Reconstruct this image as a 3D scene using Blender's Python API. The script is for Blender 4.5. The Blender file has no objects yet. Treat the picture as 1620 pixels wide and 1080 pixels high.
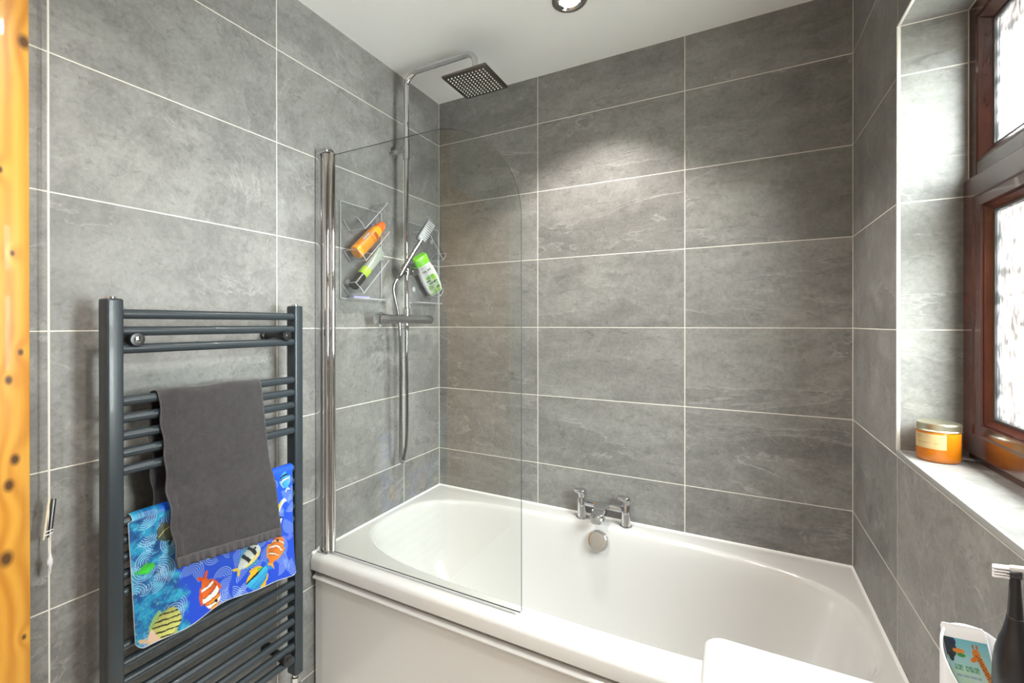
import bpy, bmesh, math, random
import numpy as np
from mathutils import Vector, Matrix
random.seed(7)
PI = math.pi
sc = bpy.context.scene
COL = sc.collection

# ------------------------------------------------------------------ camera
cam_d = bpy.data.cameras.new('camera')
cam = bpy.data.objects.new('camera', cam_d)
COL.objects.link(cam)
cam_d.sensor_fit = 'HORIZONTAL'
cam_d.sensor_width = 36.0
F_PX, PPX, PPY = 731.997, 758.674, 513.848
cam_d.lens = F_PX / 1620 * 36
cam_d.shift_x = (810 - PPX) / 1620
cam_d.shift_y = (PPY - 540) / 1620
cam_d.clip_start = 0.02
yaw, pitch, roll = -0.50603, -0.00181, -0.00083
fw = Vector((math.sin(yaw) * math.cos(pitch), math.cos(yaw) * math.cos(pitch), math.sin(pitch)))
rt = Vector((math.cos(yaw), -math.sin(yaw), 0))
up = rt.cross(fw)
r2 = math.cos(roll) * rt + math.sin(roll) * up
u2 = -math.sin(roll) * rt + math.cos(roll) * up
cam.matrix_world = Matrix(((r2.x, u2.x, -fw.x, 1.30194), (r2.y, u2.y, -fw.y, -1.93185),
                           (r2.z, u2.z, -fw.z, 1.33437), (0, 0, 0, 1)))
sc.camera = cam

# ------------------------------------------------------------------ world and light
SKY = 36.0
LAMP = 12.0
world = bpy.data.worlds.new('overcast_sky')
sc.world = world
world.use_nodes = True
world.node_tree.nodes['Background'].inputs[0].default_value = (1.0, 0.99, 0.97, 1)
world.node_tree.nodes['Background'].inputs[1].default_value = SKY
sc.view_settings.view_transform = 'Standard'
sc.view_settings.look = 'None'
sc.view_settings.exposure = 1.82
sc.view_settings.gamma = 1.0
sc.view_settings.use_curve_mapping = False
sc.cycles.use_denoising = True
sc.cycles.max_bounces = 14
sc.cycles.diffuse_bounces = 7
sc.cycles.glossy_bounces = 6
sc.cycles.transparent_max_bounces = 16
sc.cycles.sample_clamp_indirect = 6.0
sc.cycles.caustics_refractive = False

# opening of the window, shared by wall, frame and daylight portal
RX = 1.6395                      # face of the right wall
WY0, WY1 = -0.481, -1.30         # window opening along y
WZ0, WZ1 = 1.032, 2.043
CEIL = 2.437
FRONT = -2.75
pl = bpy.data.lights.new('window_portal', 'AREA')
pl.shape = 'RECTANGLE'
pl.size, pl.size_y = WZ1 - WZ0, abs(WY1 - WY0)
pl.cycles.is_portal = True
po = bpy.data.objects.new('window_portal', pl)
COL.objects.link(po)
po.location = (1.86, (WY0 + WY1) / 2, (WZ0 + WZ1) / 2)
po.rotation_euler = (0, PI / 2, 0)

# ------------------------------------------------------------------ material helpers
class NT:
    def __init__(s, name):
        s.m = bpy.data.materials.new(name)
        s.m.use_nodes = True
        s.t = s.m.node_tree
        s.b = s.t.nodes['Principled BSDF']
        s.out = s.t.nodes['Material Output']
    def n(s, kind, **kw):
        nd = s.t.nodes.new('ShaderNode' + kind)
        for k, v in kw.items():
            setattr(nd, k, v)
        return nd
    def l(s, a, b):
        s.t.links.new(a, b)
    def val(s, sock, v):
        if hasattr(v, 'links') or hasattr(v, 'is_linked'):
            s.l(v, sock)
        else:
            sock.default_value = v
    def math(s, op, a, b=0.0, c=None, clamp=False):
        nd = s.n('Math', operation=op, use_clamp=clamp)
        s.val(nd.inputs[0], a); s.val(nd.inputs[1], b)
        if c is not None: s.val(nd.inputs[2], c)
        return nd.outputs[0]
    def vmath(s, op, a, b):
        nd = s.n('VectorMath', operation=op)
        s.val(nd.inputs[0], a); s.val(nd.inputs[1], b)
        return nd.outputs['Value'] if op in ('LENGTH', 'DISTANCE', 'DOT_PRODUCT') else nd.outputs[0]
    def noise(s, vec, scale, detail=4.0, rough=0.55, dist=0.0):
        nd = s.n('TexNoise')
        if vec is not None: s.l(vec, nd.inputs['Vector'])
        nd.inputs['Scale'].default_value = scale
        nd.inputs['Detail'].default_value = detail
        nd.inputs['Roughness'].default_value = rough
        nd.inputs['Distortion'].default_value = dist
        return nd.outputs[0]
    def ramp(s, fac, stops):
        nd = s.n('ValToRGB')
        cr = nd.color_ramp
        while len(cr.elements) < len(stops): cr.elements.new(0.5)
        for e, (p, c) in zip(cr.elements, stops):
            e.position = p
            e.color = (c, c, c, 1) if isinstance(c, (int, float)) else (*c, 1)
        s.l(fac, nd.inputs[0])
        return nd.outputs[0]
    def rng(s, v, a, b, c=0.0, d=1.0):
        nd = s.n('MapRange')
        s.val(nd.inputs[0], v)
        for i, x in enumerate((a, b, c, d)): nd.inputs[i + 1].default_value = x
        return nd.outputs[0]
    def mix(s, fac, a, b, mode='MIX'):
        nd = s.n('MixRGB', blend_type=mode)
        for i, v in enumerate((fac, a, b)):
            if isinstance(v, tuple): v = (*v, 1)
            s.val(nd.inputs[i], v)
        return nd.outputs[0]
    def bump(s, h, strength=0.3, dist=0.002, to=None):
        nd = s.n('Bump')
        nd.inputs['Strength'].default_value = strength
        nd.inputs['Distance'].default_value = dist
        s.l(h, nd.inputs['Height'])
        s.l(nd.outputs[0], (to or s.b).inputs['Normal'])
        return nd
    def schlick(s, f0):
        lw = s.n('LayerWeight'); lw.inputs['Blend'].default_value = 0.5
        return s.math('ADD', f0, s.math('MULTIPLY', s.math('POWER', lw.outputs['Facing'], 5.0), 1 - f0))
    def set(s, **kw):
        for k, v in kw.items():
            s.val(s.b.inputs[k.replace('_', ' ')], (*v, 1) if isinstance(v, tuple) else v)
        return s

def simple(name, col, rough=0.5, metal=0.0, coat=0.0, spec=0.5, grain=0.0):
    t = NT(name).set(Base_Color=col, Roughness=rough, Metallic=metal, Coat_Weight=coat, Specular_IOR_Level=spec)
    t.b.inputs['Coat Roughness'].default_value = 0.05
    if grain:
        tc = t.n('TexCoord')
        t.bump(t.noise(tc.outputs['Object'], 600, 2), grain, 0.0005)
    return t.m

def slate():
    t = NT('slate_tile')
    tc, oi = t.n('TexCoord'), t.n('ObjectInfo')
    sh = t.n('CombineXYZ')
    rnd = oi.outputs['Random']
    for i, k in enumerate((37.0, 61.0, 83.0)): t.l(t.math('MULTIPLY', rnd, k), sh.inputs[i])
    p = t.vmath('ADD', tc.outputs['Object'], sh.outputs[0])
    mc = t.n('Mapping'); t.l(p, mc.inputs['Vector']); mc.inputs['Rotation'].default_value = (0.45, 0.5, 0.3); mc.inputs['Scale'].default_value = (2.0, 4.6, 6.0)
    cloud = t.noise(mc.outputs[0], 1.0, 9, 0.66, 0.9)
    mid = t.noise(p, 13.0, 8, 0.68, 1.2)
    fine = t.noise(p, 85.0, 5, 0.7, 0.4)
    # cleft ledges: the edge of a layer, bright where the stone has flaked
    lay = t.noise(mc.outputs[0], 0.55, 8, 0.60, 0.8)
    edge = t.math('ABSOLUTE', t.math('SUBTRACT', lay, 0.52))
    vein = t.math('SUBTRACT', 1.0, t.rng(edge, 0.0, 0.007))
    mask = t.rng(t.noise(p, 4.1, 2, 0.5), 0.46, 0.60)
    vein = t.math('MULTIPLY', vein, mask)
    lay2 = t.noise(p, 2.1, 6, 0.55, 1.1)
    e2 = t.math('SUBTRACT', 1.0, t.rng(t.math('ABSOLUTE', t.math('SUBTRACT', lay2, 0.47)), 0.0, 0.005))
    e2 = t.math('MULTIPLY', e2, t.rng(t.noise(p, 5.3, 2, 0.5), 0.52, 0.62))
    step = t.rng(lay, 0.51, 0.53)
    base = t.ramp(cloud, [(0.26, (0.172, 0.168, 0.159)), (0.5, (0.222, 0.217, 0.206)), (0.74, (0.285, 0.280, 0.266))])
    v = t.math('ADD', 0.66, t.math('MULTIPLY', mid, 0.68))
    v = t.math('ADD', v, t.math('MULTIPLY', t.math('SUBTRACT', fine, 0.5), 0.75))
    v = t.math('ADD', v, t.math('MULTIPLY', step, -0.10))
    v = t.math('ADD', v, t.math('MULTIPLY', t.rng(lay2, 0.555, 0.565), 0.07))
    # short dark scuffs lying along the cleavage
    ms = t.n('Mapping'); t.l(p, ms.inputs['Vector']); ms.inputs['Rotation'].default_value = (0.5, 0.6, 0.4); ms.inputs['Scale'].default_value = (14, 30, 44)
    scuff = t.rng(t.noise(ms.outputs[0], 1.0, 6, 0.7, 0.6), 0.56, 0.70)
    v = t.math('MULTIPLY', v, t.math('SUBTRACT', 1.0, t.math('MULTIPLY', scuff, 0.30)))
    v = t.math('MULTIPLY', v, t.math('ADD', 0.93, t.math('MULTIPLY', rnd, 0.14)))
    val = t.n('CombineXYZ')
    for i in range(3): t.l(v, val.inputs[i])
    col = t.mix(1.0, base, val.outputs[0], 'MULTIPLY')
    col = t.mix(t.math('MULTIPLY', t.math('MAXIMUM', vein, e2), 0.34), col, (0.50, 0.495, 0.475))
    t.l(col, t.b.inputs['Base Color'])
    t.l(t.rng(mid, 0.3, 0.7, 0.36, 0.55), t.b.inputs['Roughness'])
    t.b.inputs['Specular IOR Level'].default_value = 0.45
    h = t.math('ADD', t.math('MULTIPLY', mid, 0.9), t.math('MULTIPLY', fine, 0.45))
    h = t.math('ADD', h, t.math('MULTIPLY', step, 0.35))
    h = t.math('ADD', h, t.math('MULTIPLY', vein, 0.3))
    t.bump(h, 0.35, 0.004)
    return t.m

def pine():
    t = NT('varnished_pine')
    tc = t.n('TexCoord')
    p = tc.outputs['Object']
    # knots (y, z) measured relative to the middle of the architrave
    knots = [(0.024, 0.672, 0.013), (-0.012, 0.40, 0.006), (0.006, 0.236, 0.005), (0.018, 0.035, 0.006), (0.0, -0.02, 0.008),
             (0.009, -0.182, 0.010), (0.0, -0.232, 0.011), (-0.004, -0.378, 0.014), (0.022, -0.55, 0.005), (-0.012, -0.70, 0.007), (0.005, 0.95, 0.010)]
    KZ = 1.2425
    sep = t.n('SeparateXYZ'); t.l(p, sep.inputs[0])
    warp = None; dark = None; ring = None
    for (ky, kz, kr) in knots:
        c = t.n('CombineXYZ')
        t.l(t.math('SUBTRACT', sep.outputs[1], ky), c.inputs[1])
        t.l(t.math('MULTIPLY', t.math('SUBTRACT', sep.outputs[2], kz), 0.62), c.inputs[2])
        d = t.vmath('LENGTH', c.outputs[0], (0, 0, 0))
        g = t.math('POWER', 2.718, t.math('MULTIPLY', t.math('POWER', t.math('DIVIDE', d, kr * 2.6), 2.0), -1.0))
        k = t.math('SUBTRACT', 1.0, t.rng(d, kr * 0.35, kr * 1.0))
        warp = g if warp is None else t.math('ADD', warp, g)
        dark = k if dark is None else t.math('MAXIMUM', dark, k)
    st = t.n('Mapping'); t.l(p, st.inputs['Vector']); st.inputs['Scale'].default_value = (30, 30, 1.6)
    lo = t.noise(st.outputs[0], 1.0, 5, 0.6, 0.3)
    big = t.n('Mapping'); t.l(p, big.inputs['Vector']); big.inputs['Scale'].default_value = (9, 9, 2.2)
    patch = t.noise(big.outputs[0], 1.0, 3, 0.5, 0.5)
    ph = t.math('ADD', t.math('MULTIPLY', sep.outputs[1], 230.0), t.math('MULTIPLY', patch, 9.0))
    ph = t.math('ADD', ph, t.math('MULTIPLY', warp, 4.2))
    band = t.math('ADD', 0.5, t.math('MULTIPLY', t.math('SINE', ph), 0.5))
    g = t.math('ADD', t.math('MULTIPLY', band, 0.38), t.math('MULTIPLY', lo, 0.62))
    col = t.ramp(g, [(0.2, (0.55, 0.20, 0.012)), (0.5, (0.70, 0.31, 0.026)), (0.85, (0.80, 0.41, 0.055))])
    col = t.mix(t.rng(patch, 0.45, 0.75, 0, 0.45), col, (0.82, 0.50, 0.12))
    col = t.mix(t.math('MULTIPLY', dark, 0.93), col, (0.055, 0.018, 0.006))
    t.l(col, t.b.inputs['Base Color'])
    t.set(Roughness=0.42, Coat_Weight=0.08)
    t.bump(g, 0.06, 0.001)
    return t.m

def mahogany():
    t = NT('mahogany_window_wood')
    tc = t.n('TexCoord')
    mp = t.n('Mapping'); t.l(tc.outputs['Object'], mp.inputs['Vector']); mp.inputs['Scale'].default_value = (40, 5, 5)
    g = t.noise(mp.outputs[0], 1.5, 6, 0.65, 0.4)
    col = t.ramp(g, [(0.25, (0.024, 0.006, 0.0045)), (0.55, (0.058, 0.0145, 0.009)), (0.8, (0.095, 0.025, 0.013))])
    t.l(col, t.b.inputs['Base Color'])
    t.set(Roughness=0.22, Coat_Weight=0.3)
    return t.m

def clear_sheet(name, tint, gloss=1.0, rough=0.02, ior=1.45):
    t = NT(name)
    tr, gl, mx = t.n('BsdfTransparent'), t.n('BsdfGlossy'), t.n('MixShader')
    tr.inputs[0].default_value = (*tint, 1)
    gl.inputs['Roughness'].default_value = rough
    t.l(t.math('MULTIPLY', t.schlick(((ior - 1) / (ior + 1)) ** 2), gloss, clamp=True), mx.inputs[0])
    t.l(tr.outputs[0], mx.inputs[1]); t.l(gl.outputs[0], mx.inputs[2])
    t.l(mx.outputs[0], t.out.inputs['Surface'])
    return t.m

def frosted():
    t = NT('patterned_window_glass')
    tc = t.n('TexCoord')
    p = tc.outputs['Object']
    mp = t.n('Mapping'); t.l(p, mp.inputs['Vector']); mp.inputs['Scale'].default_value = (1, 1.4, 0.75)
    vo = t.n('TexVoronoi'); vo.feature = 'SMOOTH_F1'
    t.l(mp.outputs[0], vo.inputs['Vector']); vo.inputs['Scale'].default_value = 75
    n = t.noise(mp.outputs[0], 24, 5, 0.6, 1.6)
    pat = t.math('ADD', t.math('MULTIPLY', vo.outputs['Distance'], 0.55), t.math('MULTIPLY', n, 0.8))
    c = t.ramp(pat, [(0.28, (0.96, 0.97, 0.97)), (0.55, (0.78, 0.81, 0.81)), (0.76, (0.30, 0.33, 0.33))])
    tr, tl, gl = t.n('BsdfTransparent'), t.n('BsdfTranslucent'), t.n('BsdfGlossy')
    t.l(c, tr.inputs[0]); t.l(c, tl.inputs[0])
    gl.inputs['Roughness'].default_value = 0.08
    b = t.n('Bump'); b.inputs['Strength'].default_value = 0.7; b.inputs['Distance'].default_value = 0.004
    t.l(pat, b.inputs['Height'])
    for x in (tl, gl): t.l(b.outputs[0], x.inputs['Normal'])
    m1, m2 = t.n('MixShader'), t.n('MixShader')
    m1.inputs[0].default_value = 0.034
    t.l(tr.outputs[0], m1.inputs[1]); t.l(tl.outputs[0], m1.inputs[2])
    t.l(t.math('MULTIPLY', t.schlick(0.035), 0.45), m2.inputs[0]); t.l(m1.outputs[0], m2.inputs[1]); t.l(gl.outputs[0], m2.inputs[2])
    t.l(m2.outputs[0], t.out.inputs['Surface'])
    return t.m

def printed(name, rough=0.35, coat=0.0, grain=0.0):
    t = NT(name)
    a = t.n('VertexColor'); a.layer_name = 'print'
    t.l(t.mix(1.0, a.outputs[0], (0.66, 0.66, 0.66), 'MULTIPLY'), t.b.inputs['Base Color'])
    t.set(Roughness=rough, Coat_Weight=coat)
    return t.m

def towel_mat():
    t = NT('charcoal_waffle_cotton')
    tc = t.n('TexCoord')
    p = tc.outputs['Object']
    w1, w2 = t.n('TexWave', bands_direction='Y'), t.n('TexWave', bands_direction='Z')
    for w in (w1, w2):
        t.l(p, w.inputs['Vector']); w.inputs['Scale'].default_value = 85; w.inputs['Distortion'].default_value = 0.8
    n = t.noise(p, 55, 5, 0.7)
    h = t.math('ADD', t.math('MULTIPLY', w1.outputs['Fac'], 0.5), t.math('MULTIPLY', w2.outputs['Fac'], 0.5))
    c = t.ramp(t.math('ADD', t.math('MULTIPLY', h, 0.5), t.math('MULTIPLY', n, 0.5)),
               [(0.3, (0.028, 0.0255, 0.027)), (0.7, (0.064, 0.059, 0.062))])
    t.l(c, t.b.inputs['Base Color'])
    t.set(Roughness=0.95, Specular_IOR_Level=0.1, Sheen_Weight=0.25)
    t.bump(h, 0.5, 0.0015)
    return t.m

def amber_glass():
    t = NT('amber_glass')
    t.set(Base_Color=(0.50, 0.15, 0.006), Roughness=0.05, Specular_IOR_Level=0.6, Coat_Weight=0.6)
    tl, mx = t.n('BsdfTranslucent'), t.n('MixShader')
    tl.inputs[0].default_value = (0.95, 0.36, 0.012, 1)
    mx.inputs[0].default_value = 0.27
    t.l(t.b.outputs[0], mx.inputs[1]); t.l(tl.outputs[0], mx.inputs[2]); t.l(mx.outputs[0], t.out.inputs['Surface'])
    return t.m

def stone():
    t = NT('dark_dimmer_stone')  # near black so the added wall dims the pane
    tc = t.n('TexCoord')
    n = t.noise(tc.outputs['Object'], 5.0, 8, 0.7, 1.0)
    t.l(t.ramp(n, [(0.35, (0.006, 0.0065, 0.006)), (0.5, (0.018, 0.0185, 0.017)), (0.7, (0.042, 0.042, 0.039))]), t.b.inputs['Base Color'])
    t.bump(n, 0.5, 0.02)
    t.set(Roughness=0.9)
    return t.m

def acrylic_tub():
    t = NT('white_bath_acrylic')
    t.set(Base_Color=(0.63, 0.62, 0.605), Roughness=0.10, Coat_Weight=0.5)
    return t.m

M = {}
M['slate'] = slate()
M['grout'] = simple('grout', (0.74, 0.71, 0.64), 0.85)
M['plaster'] = simple('white_emulsion', (0.88, 0.88, 0.865), 0.9)
M['paint'] = simple('white_wall_paint', (0.84, 0.83, 0.80), 0.8)
M['pine'] = pine()
M['mahogany'] = mahogany()
M['frosted'] = frosted()
M['glass'] = clear_sheet('clear_glass', (0.945, 0.955, 0.945), 1.0, 0.01, 1.5)
M['glass_edge'] = simple('polished_glass_edge', (0.025, 0.035, 0.032), 0.15, 0.0, 0.2)
M['acrylic'] = clear_sheet('clear_acrylic', (0.955, 0.957, 0.965), 0.6, 0.05, 1.45)
M['acrylic_rim'] = simple('clear_acrylic_edge', (0.50, 0.51, 0.53), 0.15)
M['chrome'] = simple('polished_chrome', (0.66, 0.66, 0.67), 0.06, 1.0)
M['chrome_shade'] = simple('shaded_chrome', (0.36, 0.36, 0.37), 0.10, 1.0)  # chrome with shade put into its colour
M['satin'] = simple('satin_nickel', (0.50, 0.49, 0.48), 0.28, 1.0)
M['brushed'] = simple('brushed_steel', (0.19, 0.17, 0.15), 0.30, 1.0)
M['rubber_grey'] = simple('pale_silicone_nozzle', (0.85, 0.85, 0.82), 0.5)
M['spray'] = simple('grey_spray_plate', (0.10, 0.105, 0.11), 0.3, 0.4)
M['spray_row'] = simple('grey_spray_row', (0.38, 0.38, 0.39), 0.5)
M['anthracite'] = simple('anthracite_powder_coat', (0.021, 0.029, 0.036), 0.36, 0.0, 0.10, 0.5)
M['black'] = simple('black_plastic', (0.012, 0.012, 0.013), 0.3)
M['black_satin'] = simple('black_satin_plastic', (0.014, 0.013, 0.016), 0.33, 0, 0.2)
M['tub'] = acrylic_tub()
M['ceramic'] = simple('white_ceramic', (0.66, 0.66, 0.65), 0.08, 0.0, 0.5)
M['silicone'] = simple('white_silicone', (0.82, 0.82, 0.80), 0.4)
M['white_plastic'] = simple('white_plastic', (0.68, 0.68, 0.70), 0.35)
M['cord'] = simple('white_cord', (0.78, 0.75, 0.70), 0.7)
M['trim'] = simple('white_tile_trim', (0.83, 0.82, 0.78), 0.3)
M['grey_trim'] = simple('grey_tile_trim', (0.33, 0.33, 0.32), 0.35)
M['gasket'] = simple('black_gasket', (0.02, 0.018, 0.018), 0.5)
M['gasket_light'] = simple('pale_glazing_seal', (0.62, 0.60, 0.58), 0.4)
M['towel'] = towel_mat()
M['hem'] = simple('charcoal_hem', (0.064, 0.058, 0.061), 0.95, grain=0.4)
M['mat_print'] = printed('printed_fish_vinyl', 0.38, 0.1)
M['mat_back'] = simple('pale_vinyl', (0.62, 0.64, 0.66), 0.4)
M['label'] = printed('printed_label', 0.45)
M['amber'] = amber_glass()
M['wax'] = simple('cream_wax', (0.72, 0.52, 0.28), 0.6)
M['gold'] = simple('pale_gold_tin', (0.66, 0.62, 0.46), 0.30, 1.0)
M['orange'] = simple('orange_plastic', (0.90, 0.33, 0.012), 0.30)
M['red_orange'] = simple('orange_red_cap', (0.90, 0.13, 0.015), 0.30)
M['lime'] = simple('lime_green_plastic', (0.20, 0.72, 0.02), 0.30)
M['olive'] = simple('lime_band', (0.30, 0.46, 0.03), 0.35)
M['silver_tube'] = simple('pale_green_grey_tube', (0.34, 0.38, 0.33), 0.25, 0.2)
M['lilac'] = simple('lilac_plastic', (0.36, 0.33, 0.62), 0.4)
M['cream'] = simple('cream_plastic', (0.74, 0.64, 0.46), 0.5)
M['stone'] = stone()
M['render'] = simple('pale_bounce_render', (0.55, 0.54, 0.52), 0.9)  # pale so the added side wall bounces some daylight back
M['paving'] = simple('grey_paving', (0.80, 0.79, 0.77), 0.9)
M['floor'] = simple('pale_floor_tile', (0.78, 0.76, 0.72), 0.4)
lampm = NT('downlight_lens'); lampm.set(Base_Color=(1, 0.97, 0.9), Emission_Color=(1.0, 0.94, 0.84), Emission_Strength=3.0)
M['lens'] = lampm.m

# ------------------------------------------------------------------ mesh helpers
def B(): return bmesh.new()

def box(bm, lo, hi, bev=0.0, seg=2):
    c = [(a + b) / 2 for a, b in zip(lo, hi)]
    d = [abs(b - a) for a, b in zip(lo, hi)]
    r = bmesh.ops.create_cube(bm, size=1.0, matrix=Matrix.Translation(c) @ Matrix.Diagonal((*d, 1)))
    if bev > 0:
        es = list({e for v in r['verts'] for e in v.link_edges})
        bmesh.ops.bevel(bm, geom=es, offset=bev, segments=seg, affect='EDGES', profile=0.5)

def obox(bm, c, ax, ay, az, h, bev=0.0):
    """a box with half sizes h along the given unit axes"""
    m = Matrix(((ax.x, ay.x, az.x, c[0]), (ax.y, ay.y, az.y, c[1]), (ax.z, ay.z, az.z, c[2]), (0, 0, 0, 1)))
    r = bmesh.ops.create_cube(bm, size=2.0, matrix=m @ Matrix.Diagonal((*h, 1)))
    if bev > 0:
        es = list({e for v in r['verts'] for e in v.link_edges})
        bmesh.ops.bevel(bm, geom=es, offset=bev, segments=2, affect='EDGES', profile=0.5)

def loft(bm, loops, cap0=True, cap1=True, closed=True):
    vs = [[bm.verts.new(p) for p in lp] for lp in loops]
    n = len(vs[0])
    for a, b in zip(vs, vs[1:]):
        for i in range(n if closed else n - 1):
            j = (i + 1) % n
            bm.faces.new((a[i], a[j], b[j], b[i]))
    if cap0: bm.faces.new(vs[0])
    if cap1: bm.faces.new(vs[-1])
    return vs

def frames(pts):
    pts = [Vector(p) for p in pts]
    T = []
    for i in range(len(pts)):
        a, b = pts[max(i - 1, 0)], pts[min(i + 1, len(pts) - 1)]
        T.append((b - a).normalized())
    n = T[0].orthogonal().normalized()
    out = []
    for i, t in enumerate(T):
        n = (n - t * n.dot(t)).normalized()
        out.append((pts[i], n, t.cross(n)))
    return out

def tube(bm, pts, r, n=14):
    fr = frames(pts)
    rs = r if isinstance(r, (list, tuple)) else [r] * len(pts)
    loft(bm, [[p + (u * math.cos(2 * PI * k / n) + v * math.sin(2 * PI * k / n)) * rr for k in range(n)]
              for (p, u, v), rr in zip(fr, rs)])

def lathe(bm, prof, c, ax=Vector((0, 0, 1)), n=32, caps=True):
    """prof: list of (radius, height along ax)"""
    ax = Vector(ax).normalized()
    u = ax.orthogonal().normalized(); v = ax.cross(u); c = Vector(c)
    loft(bm, [[c + ax * h + (u * math.cos(2 * PI * k / n) + v * math.sin(2 * PI * k / n)) * max(r, 1e-5) for k in range(n)]
              for r, h in prof], caps, caps)

def smooth_path(pts, sub=8):
    P = [Vector(p) for p in pts]; out = []
    for i in range(len(P) - 1):
        p0, p1, p2, p3 = P[max(i - 1, 0)], P[i], P[i + 1], P[min(i + 2, len(P) - 1)]
        for k in range(sub):
            t = k / sub
            out.append(0.5 * ((2 * p1) + (p2 - p0) * t + (2 * p0 - 5 * p1 + 4 * p2 - p3) * t * t + (3 * p1 - p0 - 3 * p2 + p3) * t ** 3))
    out.append(P[-1])
    return out

WLOC = {}
def link(name, me, loc, parent):
    o = bpy.data.objects.new(name, me)
    COL.objects.link(o)
    loc = Vector(loc)
    WLOC[o.name] = loc
    if parent is not None:
        o.parent = parent
        o.location = loc - WLOC[parent.name]
    else:
        o.location = loc
    return o

def make(name, bm, mat, parent=None, sharp=32, recalc=True, origin=None):
    if recalc: bmesh.ops.recalc_face_normals(bm, faces=bm.faces)
    for f in bm.faces: f.smooth = True
    for e in bm.edges:
        if len(e.link_faces) == 2 and e.calc_face_angle(0) > math.radians(sharp): e.smooth = False
    xs = [v.co for v in bm.verts]
    if origin is None:
        lo = Vector((min(v[i] for v in xs) for i in range(3))); hi = Vector((max(v[i] for v in xs) for i in range(3)))
        origin = (lo + hi) / 2
    origin = Vector(origin)
    bmesh.ops.translate(bm, vec=-origin, verts=bm.verts)
    me = bpy.data.meshes.new(name)
    bm.to_mesh(me); bm.free()
    for m in (mat if isinstance(mat, (list, tuple)) else [mat]): me.materials.append(m)
    return link(name, me, origin, parent)

def root(name, loc, label=None, cat=None, group=None, kind=None):
    o = link(name, None, loc, None)
    o.empty_display_size = 0.05
    return tag(o, label, cat, group, kind)

def tag(o, label=None, cat=None, group=None, kind=None):
    if label: o['label'] = label
    if cat: o['category'] = cat
    if group: o['group'] = group
    if kind: o['kind'] = kind
    return o

def dup(o, off, parent=None):
    c = o.copy(); COL.objects.link(c)
    loc = WLOC[o.name] + Vector(off)
    WLOC[c.name] = loc
    if parent is not None:
        c.parent = parent; c.location = loc - WLOC[parent.name]
    else:
        c.location = loc
    for ch in o.children: dup(ch, off, c)
    return c

def grid_mesh(name, P, mat, parent, colors=None, thick=0.0, mats=None, flip=False):
    """P: (nu, nv, 3) array of points in world space"""
    nu, nv = P.shape[:2]
    org = P.reshape(-1, 3).mean(0)
    V = (P - org).reshape(-1, 3)
    i, j = np.meshgrid(np.arange(nu - 1), np.arange(nv - 1), indexing='ij')
    a = (i * nv + j).ravel()
    q = np.stack([a, a + 1, a + nv + 1, a + nv], 1)
    if flip: q = q[:, ::-1]
    me = bpy.data.meshes.new(name)
    me.vertices.add(len(V)); me.vertices.foreach_set('co', V.ravel().astype(np.float32))
    me.loops.add(q.size); me.loops.foreach_set('vertex_index', q.ravel().astype(np.int32))
    me.polygons.add(len(q))
    me.polygons.foreach_set('loop_start', np.arange(0, q.size, 4).astype(np.int32))
    me.polygons.foreach_set('use_smooth', np.ones(len(q), bool))
    me.update(); me.validate()
    if colors is not None:
        ca = me.color_attributes.new('print', 'FLOAT_COLOR', 'POINT')
        c4 = np.ones((len(V), 4), np.float32); c4[:, :3] = colors.reshape(-1, 3)
        ca.data.foreach_set('color', c4.ravel())
    for m in (mats or [mat]): me.materials.append(m)
    o = link(name, me, org, parent)
    if thick:
        s = o.modifiers.new('thickness', 'SOLIDIFY'); s.thickness = thick; s.offset = 0.0
        if mats and len(mats) > 1:
            s.material_offset = 1; s.material_offset_rim = 1
    return o

def srgb(r, g, b):
    f = lambda c: (c / 255 / 12.92) if c / 255 <= 0.04045 else ((c / 255 + 0.055) / 1.055) ** 2.4
    return np.array([f(r), f(g), f(b)])

# ------------------------------------------------------------------ room shell
G = 0.0004          # how far the joints lie behind the tile faces
def shell(name, boxes, mat):
    bm = B()
    for lo, hi in boxes: box(bm, lo, hi)
    return tag(make(name, bm, mat), kind='structure')

floor = shell('floor', [((-0.14, FRONT - 0.1, -0.1), (1.9, 0.12, 0.0))], M['floor'])
ceiling = shell('ceiling', [((-0.14, FRONT - 0.1, CEIL), (1.9, 0.12, CEIL + 0.1))], M['plaster'])
wall_back = shell('wall_back', [((-0.14, G, 0), (1.9, 0.12, CEIL))], M['grout'])
DY0, DY1, DZ = -1.60, -2.36, 2.06
wall_left = shell('wall_left', [((-0.14, DY0, 0), (-G, G, CEIL)), ((-0.14, DY1, DZ), (-G, DY0, CEIL)),
                                ((-0.14, FRONT, 0), (-G, DY1, CEIL))], M['grout'])
wall_front = shell('wall_front', [((-0.14, FRONT - 0.1, 0), (1.9, FRONT, CEIL))], M['paint'])
RG = RX + G
wall_right = shell('wall_right', [((RG, WY0 + G, 0), (1.87, G, CEIL)), ((RG, WY1 - G, 0), (1.87, WY0 + G, WZ0 - G)),
                                  ((RG, WY1 - G, WZ1 + G), (1.87, WY0 + G, CEIL)), ((RG, FRONT, 0), (1.87, WY1 - G, CEIL))], M['grout'])

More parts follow.
